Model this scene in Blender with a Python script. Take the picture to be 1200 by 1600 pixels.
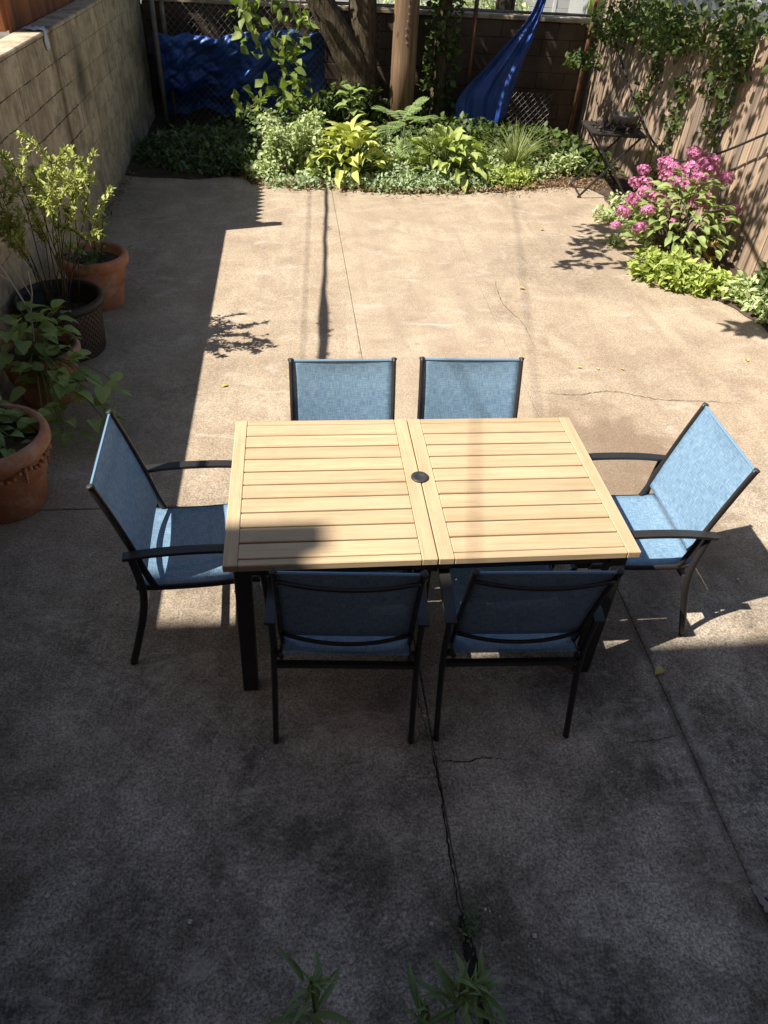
import bpy, bmesh, math, random
import numpy as np
from mathutils import Vector, Matrix, noise as mnoise
random.seed(7); rng = np.random.default_rng(11)
for o in list(bpy.data.objects): bpy.data.objects.remove(o)
scene = bpy.context.scene
COL = scene.collection

# ------------------------------------------------------------------ camera
cam = bpy.data.cameras.new('camera'); cam_ob = bpy.data.objects.new('camera', cam); COL.objects.link(cam_ob)
cam.sensor_fit = 'VERTICAL'; cam.sensor_height = 36.0; cam.lens = 1109 / 1600 * 36.0
cam.clip_start = 0.05; cam.clip_end = 900
CR = np.array([[0.99316862, -0.02688934, 0.11354762], [-0.10337767, -0.65409006, 0.74931919], [0.05412167, -0.75593859, -0.65240148]])
rt, up_, bk = CR[:, 0], -CR[:, 1], -CR[:, 2]
cam_ob.matrix_world = Matrix(((rt[0], up_[0], bk[0], 0), (rt[1], up_[1], bk[1], 0), (rt[2], up_[2], bk[2], 2.55), (0, 0, 0, 1)))
scene.camera = cam_ob

# ------------------------------------------------------------------ light
SUN = Vector((-0.765, -0.24, 1.0)).normalized()
elev = math.asin(SUN.z); azim = math.atan2(SUN.x, SUN.y)
world = bpy.data.worlds.new('World'); scene.world = world; world.use_nodes = True
wt = world.node_tree; bg = wt.nodes['Background']
sky = wt.nodes.new('ShaderNodeTexSky'); sky.sky_type = 'NISHITA'; sky.sun_disc = False
sky.sun_elevation = elev; sky.sun_rotation = azim % (2 * math.pi)
wt.links.new(sky.outputs[0], bg.inputs[0]); bg.inputs[1].default_value = 0.068
sl = bpy.data.lights.new('sun', 'SUN'); sl.energy = 5.0; sl.angle = math.radians(0.45); sl.color = (1.0, 0.94, 0.86)
so = bpy.data.objects.new('sun', sl); COL.objects.link(so); so.rotation_euler = SUN.to_track_quat('Z', 'Y').to_euler(); so.location = (-8, -3, 12)
vs = scene.view_settings; vs.view_transform = 'Standard'; vs.look = 'None'; vs.gamma = 1.0; vs.use_curve_mapping = False; vs.exposure = 0.86
scene.render.engine = 'CYCLES'
scene.cycles.max_bounces = 6; scene.cycles.transparent_max_bounces = 10

# ------------------------------------------------------------------ materials
class NT:
    def __init__(s, name):
        s.m = bpy.data.materials.new(name); s.m.use_nodes = True
        s.t = s.m.node_tree; s.b = s.t.nodes['Principled BSDF']; s.out = s.t.nodes['Material Output']
    def n(s, typ, **kw):
        nd = s.t.nodes.new(typ)
        for k, v in kw.items():
            if k in nd.inputs.keys(): nd.inputs[k].default_value = v
            else: setattr(nd, k, v)
        return nd
    def l(s, a, b): s.t.links.new(a, b)
    def pos(s, scale=(1, 1, 1), kind='pos', jitter=False):
        if kind == 'pos': o = s.n('ShaderNodeNewGeometry').outputs['Position']
        elif kind == 'uv': o = s.n('ShaderNodeTexCoord').outputs['UV']
        else: o = s.n('ShaderNodeTexCoord').outputs['Object']
        if jitter:
            oi = s.n('ShaderNodeObjectInfo'); mu = s.n('ShaderNodeVectorMath', operation='MULTIPLY_ADD')
            s.l(oi.outputs['Random'], mu.inputs[0]); mu.inputs[1].default_value = (31.7, 17.3, 23.9); s.l(o, mu.inputs[2]); o = mu.outputs[0]
        mp = s.n('ShaderNodeMapping'); mp.inputs['Scale'].default_value = scale; s.l(o, mp.inputs[0])
        return mp.outputs[0]
    def noise(s, vec, scale, detail=4, rough=0.55, dist=0.0):
        nd = s.n('ShaderNodeTexNoise'); nd.inputs['Scale'].default_value = scale; nd.inputs['Detail'].default_value = detail
        nd.inputs['Roughness'].default_value = rough; nd.inputs['Distortion'].default_value = dist; s.l(vec, nd.inputs['Vector']); return nd.outputs['Fac']
    def ramp(s, fac, stops):
        r = s.n('ShaderNodeValToRGB'); e = r.color_ramp.elements
        while len(e) < len(stops): e.new(0.5)
        for i, (p, c) in enumerate(stops):
            e[i].position = p; e[i].color = (c[0], c[1], c[2], 1) if not isinstance(c, (int, float)) else (c, c, c, 1)
        s.l(fac, r.inputs[0]); return r.outputs[0]
    def mix(s, fac, a, b, mode='MIX'):
        m = s.n('ShaderNodeMix', data_type='RGBA', blend_type=mode)
        for sock, v in ((m.inputs[0], fac), (m.inputs[6], a), (m.inputs[7], b)):
            if isinstance(v, (int, float)): sock.default_value = v
            elif isinstance(v, tuple): sock.default_value = (v[0], v[1], v[2], 1)
            else: s.l(v, sock)
        return m.outputs[2]
    def bump(s, h, strength, dist=0.01, prev=None):
        b = s.n('ShaderNodeBump'); b.inputs['Strength'].default_value = strength; b.inputs['Distance'].default_value = dist
        s.l(h, b.inputs['Height'])
        if prev is not None: s.l(prev, b.inputs['Normal'])
        return b.outputs[0]
    def fin(s, col=None, rough=None, nrm=None, spec=None):
        if col is not None:
            if isinstance(col, tuple): s.b.inputs['Base Color'].default_value = (*col, 1)
            else: s.l(col, s.b.inputs['Base Color'])
        if rough is not None:
            if isinstance(rough, (int, float)): s.b.inputs['Roughness'].default_value = rough
            else: s.l(rough, s.b.inputs['Roughness'])
        if nrm is not None: s.l(nrm, s.b.inputs['Normal'])
        if spec is not None: s.b.inputs['Specular IOR Level'].default_value = spec
        return s.m

M = {}
def speckled(name, a, b, scale=6, rough=0.8, bump=0.2, bscale=60, stretch=(1, 1, 1), kind='obj', jitter=True, spec=0.3):
    t = NT(name); p = t.pos(stretch, kind, jitter)
    c = t.mix(t.ramp(t.noise(p, scale, 6), [(0.3, 0.0), (0.7, 1.0)]), a, b)
    return t.fin(c, rough, t.bump(t.noise(p, bscale, 4), bump, 0.004), spec)

def concrete():
    t = NT('patio_concrete'); p = t.pos()
    sx = t.n('ShaderNodeSeparateXYZ'); t.l(p, sx.inputs[0])
    def math_(op, a, b=0.0, c=0.0):
        m = t.n('ShaderNodeMath', operation=op)
        for k, v in enumerate((a, b, c)):
            if isinstance(v, (int, float)): m.inputs[k].default_value = v
            else: t.l(v, m.inputs[k])
        return m.outputs[0]
    big = t.ramp(t.noise(p, 0.7, 6, 0.6, 0.6), [(0.32, 0.0), (0.68, 1.0)])
    c = t.mix(big, (0.43, 0.345, 0.248), (0.35, 0.268, 0.184))
    mid = t.ramp(t.noise(p, 2.7, 9, 0.68, 0.6), [(0.38, 0.0), (0.62, 1.0)])
    c = t.mix(0.55, c, t.mix(mid, (0.48, 0.393, 0.285), (0.30, 0.228, 0.158)))
    # trowel streaks and run-off marks down the yard
    stk = t.ramp(t.noise(t.pos((5.5, 0.5, 1)), 1.1, 7, 0.65, 0.4), [(0.48, 0.0), (0.66, 0.5)])
    c = t.mix(stk, c, (0.31, 0.235, 0.17))
    # towards the house the colour turns greyer, with stronger blotches and grain
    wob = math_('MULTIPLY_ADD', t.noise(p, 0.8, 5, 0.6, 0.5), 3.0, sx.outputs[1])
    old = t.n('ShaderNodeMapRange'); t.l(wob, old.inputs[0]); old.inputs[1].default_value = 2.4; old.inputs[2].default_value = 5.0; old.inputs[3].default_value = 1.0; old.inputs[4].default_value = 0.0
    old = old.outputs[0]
    greyc = t.mix(t.ramp(t.noise(p, 1.9, 10, 0.72, 0.25), [(0.40, 0.0), (0.60, 1.0)]), (0.098, 0.088, 0.07), (0.45, 0.405, 0.335))
    c = t.mix(math_('MULTIPLY', old, 0.82), c, greyc)
    # sandy aggregate
    sp = t.ramp(t.noise(p, 95, 4, 0.85), [(0.39, 0.0), (0.5, 0.5), (0.61, 1.0)])
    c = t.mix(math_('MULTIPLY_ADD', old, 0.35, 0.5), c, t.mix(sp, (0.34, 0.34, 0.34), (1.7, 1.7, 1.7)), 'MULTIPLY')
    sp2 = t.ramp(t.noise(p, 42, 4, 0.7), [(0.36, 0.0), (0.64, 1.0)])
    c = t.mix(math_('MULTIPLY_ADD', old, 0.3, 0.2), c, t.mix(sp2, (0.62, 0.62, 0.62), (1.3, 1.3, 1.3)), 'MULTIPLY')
    v = t.n('ShaderNodeTexVoronoi'); v.inputs['Scale'].default_value = 60; t.l(p, v.inputs['Vector'])
    c = t.mix(math_('MULTIPLY', t.ramp(v.outputs['Color'], [(0.93, 0.0), (0.95, 1.0)]), t.ramp(v.outputs['Distance'], [(0.16, 0.8), (0.3, 0.0)])), c, (0.62, 0.56, 0.47))
    # grey-black grime in blotches, broken up by the grain
    g3 = t.ramp(t.noise(p, 24, 6, 0.75), [(0.40, 0.15), (0.58, 1.0)])
    g1 = t.ramp(t.noise(p, 0.5, 8, 0.64, 1.0), [(0.50, 0.0), (0.66, 1.0)])
    c = t.mix(math_('MULTIPLY', math_('MULTIPLY', g1, g3), 0.42), c, (0.11, 0.085, 0.065))
    g2 = t.ramp(t.noise(p, 1.25, 10, 0.74, 0.3), [(0.46, 0.0), (0.60, 1.0)])
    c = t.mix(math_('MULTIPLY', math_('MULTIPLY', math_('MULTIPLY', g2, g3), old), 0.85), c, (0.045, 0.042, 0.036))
    # spill spots and leaf marks with edges of their own
    for sc_, r0, r1, k in ((1.6, 0.10, 0.17, 0.32), (5.5, 0.09, 0.14, 0.4), (13, 0.10, 0.15, 0.5)):
        vv = t.n('ShaderNodeTexVoronoi'); vv.inputs['Scale'].default_value = sc_; vv.inputs['Randomness'].default_value = 1.0; t.l(p, vv.inputs['Vector'])
        dd = math_('MULTIPLY_ADD', t.noise(p, sc_ * 5, 4, 0.6), 0.16, vv.outputs['Distance']); pick = t.ramp(vv.outputs['Color'], [(0.60, 0.0), (0.62, 1.0)])
        c = t.mix(math_('MULTIPLY', math_('MULTIPLY', t.ramp(dd, [(r0 + .06, k), (r1 + .06, 0.0)]), pick), 0.9), c, (0.14, 0.105, 0.075))
    # pale scuffs
    sc = t.ramp(t.noise(t.pos((1, 2.2, 1)), 2.3, 9, 0.75, 0.8), [(0.56, 0.0), (0.68, 0.6)])
    c = t.mix(sc, c, (0.56, 0.49, 0.41))
    # old mortar smears either side of the right-hand joint
    dj = math_('ABSOLUTE', math_('SUBTRACT', math_('SUBTRACT', sx.outputs[0], 1.517), math_('MULTIPLY', sx.outputs[1], 0.0175)))
    sm = math_('MULTIPLY', t.ramp(dj, [(0.018, 0.0), (0.04, 1.0), (0.055, 1.0), (0.085, 0.0)]), t.ramp(t.noise(p, 3.5, 7, 0.7, 0.8), [(0.46, 0.0), (0.6, 0.55)]))
    c = t.mix(math_('MULTIPLY', sm, t.ramp(math_('MULTIPLY', sx.outputs[1], 0.2), [(0.34, 1.0), (0.48, 0.15)])), c, (0.36, 0.34, 0.31))
    c = t.mix(math_('MULTIPLY', math_('MULTIPLY', t.ramp(dj, [(0.004, 0.75), (0.03, 0.0)]), t.ramp(t.noise(p, 2.5, 5, 0.6), [(0.35, 0.25), (0.6, 1.0)])), t.ramp(math_('MULTIPLY', sx.outputs[1], 0.2), [(0.36, 1.0), (0.5, 0.1)])), c, (0.06, 0.052, 0.045))
    # damp brown stain beside the table
    d = t.n('ShaderNodeVectorMath', operation='DISTANCE'); t.l(t.pos((1.25, 0.75, 1)), d.inputs[0]); d.inputs[1].default_value = (2.3, 2.35, 0)
    dm = math_('MULTIPLY_ADD', t.noise(p, 2.2, 6, 0.6), -1.1, d.outputs['Value'])
    c = t.mix(t.ramp(dm, [(0.0, 0.62), (0.25, 0.0)]), c, (0.165, 0.11, 0.07))
    n1 = t.bump(t.noise(p, 150, 3, 0.7), 0.55, 0.004)
    n2 = t.bump(t.noise(p, 9, 6, 0.6), 0.4, 0.012, n1)
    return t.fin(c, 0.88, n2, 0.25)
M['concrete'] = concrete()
M['joint'] = speckled('joint_dirt', (0.12, 0.095, 0.07), (0.24, 0.185, 0.135), 30, kind='pos', jitter=False, rough=1.0)
M['crack'] = speckled('crack_dark', (0.012, 0.01, 0.009), (0.03, 0.025, 0.02), 40, kind='pos', jitter=False, rough=1.0)
M['patch'] = speckled('mortar_patch', (0.19, 0.18, 0.15), (0.31, 0.295, 0.25), 14, kind='pos', jitter=False, bscale=120, bump=0.5)
M['soil'] = speckled('soil', (0.035, 0.024, 0.015), (0.10, 0.07, 0.045), 9, kind='pos', jitter=False, rough=1.0, bump=0.8, bscale=40)
M['earth'] = speckled('far_earth', (0.10, 0.09, 0.07), (0.2, 0.18, 0.15), 1.5, kind='pos', jitter=False, rough=1.0)

def table_wood():
    t = NT('table_wood'); p = t.pos((2.2, 55, 55), 'obj', True); p2 = t.pos((1.2, 8, 8), 'obj', True)
    c = t.mix(t.ramp(t.noise(p, 1.0, 6, 0.7), [(0.32, 0.0), (0.62, 1.0)]), (0.41, 0.285, 0.155), (0.56, 0.415, 0.25))
    c = t.mix(t.ramp(t.noise(p2, 1.3, 5, 0.6, 0.6), [(0.35, 0.0), (0.7, 0.6)]), c, (0.60, 0.46, 0.29))
    c = t.mix(t.ramp(t.noise(t.pos((3, 120, 120), 'obj', True), 1.0, 3, 0.6), [(0.60, 0.0), (0.70, 0.5)]), c, (0.28, 0.18, 0.095))
    c = t.mix(t.ramp(t.noise(t.pos((1.1, 1.1, 1.1)), 4.5, 6, 0.65), [(0.50, 0.0), (0.72, 0.45)]), c, (0.40, 0.285, 0.175))
    oi = t.n('ShaderNodeObjectInfo')
    c = t.mix(1.0, c, t.ramp(oi.outputs['Random'], [(0.0, (0.89, 0.88, 0.86)), (0.5, (0.97, 0.96, 0.95)), (1.0, (1.04, 1.03, 1.01))]), 'MULTIPLY')
    return t.fin(c, 0.55, t.bump(t.noise(p, 1.0, 5, 0.6), 0.25, 0.003), 0.35)
M['table_wood'] = table_wood()
def metal():
    t = NT('charcoal_metal'); p = t.pos((1, 1, 1), 'obj', True)
    c = t.mix(t.noise(p, 5, 5), (0.018, 0.016, 0.015), (0.034, 0.03, 0.028))
    return t.fin(c, t.ramp(t.noise(p, 9, 4), [(0.3, 0.32), (0.7, 0.5)]), t.bump(t.noise(p, 420, 2), 0.12, 0.001), 0.5)
M['metal'] = metal()
M['cap_grey'] = speckled('end_cap_plastic', (0.03, 0.03, 0.03), (0.05, 0.05, 0.05), 12, 0.45)
def sling():
    t = NT('blue_sling'); u1 = t.pos((330, 26, 1), 'uv'); u2 = t.pos((26, 330, 1), 'uv')
    a = t.ramp(t.noise(u1, 1.0, 2, 0.6), [(0.3, 0.0), (0.7, 1.0)]); b = t.ramp(t.noise(u2, 1.0, 2, 0.6), [(0.3, 0.0), (0.7, 1.0)])
    f = t.mix(0.5, a, b)
    c = t.ramp(f, [(0.22, (0.13, 0.235, 0.36)), (0.5, (0.20, 0.335, 0.475)), (0.78, (0.33, 0.47, 0.58))])
    t.fin(c, 0.7, t.bump(f, 0.35, 0.002), 0.25)
    tr = t.n('ShaderNodeBsdfTranslucent'); t.l(t.mix(0.55, c, (0.42, 0.44, 0.46)), tr.inputs[0]); tp = t.n('ShaderNodeBsdfTransparent')
    m1 = t.n('ShaderNodeMixShader'); m1.inputs[0].default_value = 0.10; t.l(t.b.outputs[0], m1.inputs[1]); t.l(tr.outputs[0], m1.inputs[2])
    m2 = t.n('ShaderNodeMixShader'); m2.inputs[0].default_value = 0.10; t.l(m1.outputs[0], m2.inputs[1]); t.l(tp.outputs[0], m2.inputs[2])
    t.l(m2.outputs[0], t.out.inputs[0]); return t.m
M['sling'] = sling()
def block():
    t = NT('stained_block'); p = t.pos()
    c = t.mix(t.ramp(t.noise(p, 1.3, 7, 0.65), [(0.3, 0.0), (0.7, 1.0)]), (0.60, 0.505, 0.365), (0.43, 0.345, 0.235))
    s1 = t.ramp(t.noise(t.pos((5, 5, 0.55)), 1.5, 6, 0.65), [(0.48, 0.0), (0.66, 0.6)])
    c = t.mix(s1, c, (0.27, 0.205, 0.125))
    s2 = t.ramp(t.noise(p, 7, 6, 0.7), [(0.45, 0.0), (0.62, 0.65)])
    c = t.mix(s2, c, (0.2, 0.165, 0.11))
    d = t.n('ShaderNodeVectorMath', operation='DISTANCE'); t.l(t.pos((1, 1.3, 1)), d.inputs[0]); d.inputs[1].default_value = (-1.92, 10.15, 1.2)
    c = t.mix(t.ramp(d.outputs['Value'], [(0.06, 0.8), (0.40, 0.0)]), c, (0.04, 0.032, 0.025))
    sz = t.n('ShaderNodeSeparateXYZ'); t.l(p, sz.inputs[0])
    wy = t.n('ShaderNodeMath', operation='MULTIPLY_ADD'); t.l(t.noise(p, 6, 5, 0.6), wy.inputs[0]); wy.inputs[1].default_value = 0.22; t.l(sz.outputs[1], wy.inputs[2])
    ab = t.n('ShaderNodeMath', operation='SUBTRACT'); t.l(wy.outputs[0], ab.inputs[0]); ab.inputs[1].default_value = 7.2
    ab2 = t.n('ShaderNodeMath', operation='ABSOLUTE'); t.l(ab.outputs[0], ab2.inputs[0])
    c = t.mix(t.ramp(ab2.outputs[0], [(0.0, 0.75), (0.10, 0.0)]), c, (0.10, 0.07, 0.04))
    oi = t.n('ShaderNodeObjectInfo')
    c = t.mix(1.0, c, t.ramp(oi.outputs['Random'], [(0.0, (0.88, 0.88, 0.86)), (1.0, (1.07, 1.06, 1.04))]), 'MULTIPLY')
    return t.fin(c, 0.92, t.bump(t.noise(p, 55, 6, 0.7), 0.6, 0.008), 0.2)
M['block'] = block()
M['brown_block'] = speckled('brown_block', (0.05, 0.036, 0.025), (0.14, 0.10, 0.07), 2.2, 0.95, 0.8, 40, kind='pos', jitter=False)
M['brown_mortar'] = speckled('brown_mortar', (0.05, 0.036, 0.026), (0.12, 0.09, 0.062), 9, 1.0, 0.5, kind='pos', jitter=False)
M['mortar'] = speckled('mortar', (0.22, 0.175, 0.12), (0.36, 0.29, 0.20), 14, 1.0, 0.4, kind='pos', jitter=False)
def board(name, a, b, grain=(26, 26, 0.4)):
    t = NT(name); p = t.pos(grain, 'obj', True)
    c = t.mix(t.ramp(t.noise(p, 1.6, 7, 0.72, 0.1), [(0.38, 0.0), (0.62, 1.0)]), a, b)
    c = t.mix(t.ramp(t.noise(t.pos((1.5, 1.5, 0.8), 'obj', True), 1.5, 5), [(0.4, 0.0), (0.75, 0.6)]), c, tuple(x * 0.62 for x in a))
    oi = t.n('ShaderNodeObjectInfo')
    c = t.mix(1.0, c, t.ramp(oi.outputs['Random'], [(0.0, (0.58, 0.58, 0.6)), (0.5, (0.9, 0.86, 0.82)), (1.0, (1.15, 1.08, 1.0))]), 'MULTIPLY')
    return t.fin(c, 0.8, t.bump(t.noise(p, 2.4, 5, 0.6), 0.4, 0.004), 0.2)
M['fence_board'] = board('weathered_fence_board', (0.25, 0.185, 0.135), (0.54, 0.43, 0.32))
M['red_board'] = board('cedar_stain', (0.30, 0.105, 0.045), (0.42, 0.17, 0.08))
M['post_wood'] = board('utility_pole_wood', (0.12, 0.08, 0.05), (0.22, 0.15, 0.095), (16, 16, 0.7))
def bark():
    t = NT('bark'); p = t.pos((9, 9, 2.2))
    f = t.noise(p, 2.2, 7, 0.7, 0.8); c = t.mix(t.ramp(f, [(0.35, 0.0), (0.65, 1.0)]), (0.035, 0.026, 0.018), (0.15, 0.115, 0.075))
    return t.fin(c, 0.95, t.bump(f, 0.9, 0.03), 0.15)
M['bark'] = bark()
def tarp():
    t = NT('blue_tarp'); p = t.pos()
    c = t.mix(t.ramp(t.noise(p, 4, 6, 0.6), [(0.35, 0.0), (0.7, 1.0)]), (0.014, 0.048, 0.22), (0.03, 0.10, 0.38))
    return t.fin(c, 0.38, t.bump(t.noise(t.pos((1, 1, 0.45)), 9, 6, 0.6), 0.7, 0.03), 0.5)
M['tarp'] = tarp()
M['wire'] = speckled('galvanised_wire', (0.16, 0.15, 0.14), (0.28, 0.27, 0.25), 20, 0.45)
M['steel_pipe'] = speckled('weathered_pipe', (0.10, 0.09, 0.08), (0.20, 0.18, 0.16), 8, 0.55)
M['rust'] = speckled('rusty_pipe', (0.09, 0.04, 0.022), (0.17, 0.085, 0.05), 10, 0.85)
def terracotta(name, a, b, chalk=0.3):
    t = NT(name); p = t.pos((1, 1, 1), 'obj', True)
    c = t.mix(t.ramp(t.noise(p, 5, 6, 0.65), [(0.3, 0.0), (0.7, 1.0)]), a, b)
    c = t.mix(t.ramp(t.noise(p, 6, 8, 0.75, 0.4), [(0.50, 0.0), (0.66, chalk)]), c, (0.55, 0.44, 0.34))
    c = t.mix(t.ramp(t.noise(p, 3.5, 7, 0.7), [(0.55, 0.0), (0.7, 0.6)]), c, tuple(x * 0.45 for x in a))
    return t.fin(c, 0.85, t.bump(t.noise(p, 45, 5, 0.65), 0.35, 0.006), 0.25)
M['terracotta'] = terracotta('terracotta', (0.36, 0.15, 0.075), (0.50, 0.235, 0.13), 0.5)
M['old_terracotta'] = terracotta('old_terracotta', (0.24, 0.12, 0.065), (0.36, 0.18, 0.10), 0.5)
M['dark_plastic'] = speckled('dark_plastic', (0.022, 0.019, 0.017), (0.035, 0.03, 0.027), 10, 0.5)
M['basket'] = speckled('brown_resin', (0.06, 0.042, 0.032), (0.10, 0.07, 0.052), 10, 0.6)
M['black_metal'] = speckled('black_iron', (0.02, 0.018, 0.016), (0.05, 0.042, 0.036), 12, 0.6)
M['stone_bowl'] = speckled('grey_clay', (0.22, 0.19, 0.15), (0.34, 0.30, 0.25), 12, 0.85)
M['cable'] = speckled('black_cable', (0.02, 0.02, 0.02), (0.035, 0.035, 0.035), 6, 0.6)
M['siding'] = speckled('pale_siding', (0.62, 0.62, 0.6), (0.74, 0.74, 0.72), 2, 0.7, kind='pos', jitter=False)
M['grey_siding'] = speckled('grey_siding', (0.28, 0.29, 0.27), (0.36, 0.37, 0.35), 2, 0.7, kind='pos', jitter=False)
M['lime_panel'] = speckled('lime_paint', (0.34, 0.40, 0.06), (0.44, 0.5, 0.1), 4, 0.6)
M['brick'] = speckled('red_brick', (0.22, 0.08, 0.05), (0.33, 0.13, 0.085), 9, 0.9, kind='pos', jitter=False)
M['roof_trim'] = speckled('roof_trim', (0.10, 0.09, 0.08), (0.16, 0.15, 0.13), 4, 0.8, kind='pos', jitter=False)
M['white_paint'] = speckled('white_paint', (0.72, 0.72, 0.70), (0.8, 0.8, 0.78), 5, 0.6)
M['glass_dark'] = NT('window_glass').fin((0.02, 0.025, 0.03), 0.05)
M['bulb'] = NT('bulb_glass').fin((0.75, 0.75, 0.72), 0.15)
M['rag'] = speckled('rag_cloth', (0.45, 0.5, 0.55), (0.62, 0.64, 0.66), 20, 0.9)
M['red_paint'] = speckled('red_plastic', (0.5, 0.03, 0.06), (0.6, 0.05, 0.08), 8, 0.5)
def leafmat(name, dark, light, trans=0.30, rough=0.5, spec=0.35, kind='attr'):
    t = NT(name)
    if kind == 'attr': f = t.n('ShaderNodeAttribute', attribute_name='rnd').outputs['Fac']
    else: f = t.n('ShaderNodeObjectInfo').outputs['Random']
    c = t.mix(f, dark, light)
    c = t.mix(0.35, c, t.mix(t.noise(t.pos(), 26, 3), tuple(x * 0.7 for x in dark), tuple(min(1, x * 1.2) for x in light)))
    t.fin(c, rough, None, spec)
    tr = t.n('ShaderNodeBsdfTranslucent'); t.l(t.mix(1.0, c, (1.15, 1.25, 0.6), 'MULTIPLY'), tr.inputs[0])
    m1 = t.n('ShaderNodeMixShader'); m1.inputs[0].default_value = trans; t.l(t.b.outputs[0], m1.inputs[1]); t.l(tr.outputs[0], m1.inputs[2])
    t.l(m1.outputs[0], t.out.inputs[0]); return t.m
M['leaf_tree'] = leafmat('tree_leaf', (0.035, 0.07, 0.018), (0.09, 0.15, 0.04))
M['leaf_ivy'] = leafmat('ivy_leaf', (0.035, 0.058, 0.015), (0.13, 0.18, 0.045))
M['leaf_vine'] = leafmat('vine_leaf', (0.10, 0.16, 0.035), (0.32, 0.38, 0.10), 0.4)
M['dead_leaf'] = leafmat('withered_leaf', (0.025, 0.02, 0.016), (0.09, 0.065, 0.05), 0.05)
M['leaf_lime'] = leafmat('lime_leaf', (0.28, 0.36, 0.08), (0.50, 0.57, 0.16))
M['leaf_pale'] = leafmat('pale_leaf', (0.30, 0.38, 0.15), (0.60, 0.66, 0.37))
M['leaf_silver'] = leafmat('silver_leaf', (0.26, 0.34, 0.18), (0.48, 0.55, 0.36))
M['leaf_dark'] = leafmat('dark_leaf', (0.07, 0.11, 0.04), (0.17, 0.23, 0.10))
M['leaf_hosta_lime'] = leafmat('lime_hosta_leaf', (0.38, 0.42, 0.10), (0.62, 0.64, 0.22), kind='obj')
M['leaf_hosta'] = leafmat('green_hosta_leaf', (0.27, 0.34, 0.09), (0.50, 0.56, 0.20), kind='obj')
M['leaf_hyd'] = leafmat('hydrangea_leaf', (0.18, 0.25, 0.07), (0.40, 0.48, 0.18), kind='obj')
M['leaf_pot'] = leafmat('potted_leaf', (0.17, 0.25, 0.07), (0.36, 0.45, 0.16), kind='obj')
M['leaf_weed'] = leafmat('weed_leaf', (0.14, 0.21, 0.09), (0.27, 0.36, 0.15), kind='obj')
M['leaf_frond'] = leafmat('feathery_leaf', (0.2, 0.29, 0.1), (0.34, 0.43, 0.18))
M['leaf_shrub'] = leafmat('shrub_leaf', (0.28, 0.32, 0.08), (0.56, 0.58, 0.22))
M['grass'] = leafmat('grass_blade', (0.12, 0.17, 0.045), (0.35, 0.38, 0.14), 0.25)
M['petal'] = leafmat('pink_petal', (0.50, 0.09, 0.27), (0.72, 0.36, 0.58), 0.3)
M['sunflower_petal'] = leafmat('dry_petal', (0.35, 0.22, 0.05), (0.5, 0.34, 0.10), 0.25)
M['litter'] = leafmat('dry_litter', (0.16, 0.09, 0.045), (0.36, 0.23, 0.12), 0.1)
M['yellow_leaf'] = leafmat('yellow_leaf', (0.5, 0.42, 0.1), (0.62, 0.58, 0.2), 0.2, kind='obj')
M['stem'] = speckled('plant_stem', (0.05, 0.04, 0.024), (0.10, 0.08, 0.045), 12, 0.8)
M['green_stem'] = speckled('green_stem', (0.10, 0.15, 0.04), (0.16, 0.2, 0.07), 12, 0.7)
M['pale_twig'] = speckled('bleached_twig', (0.45, 0.38, 0.3), (0.58, 0.5, 0.42), 12, 0.8)

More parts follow.
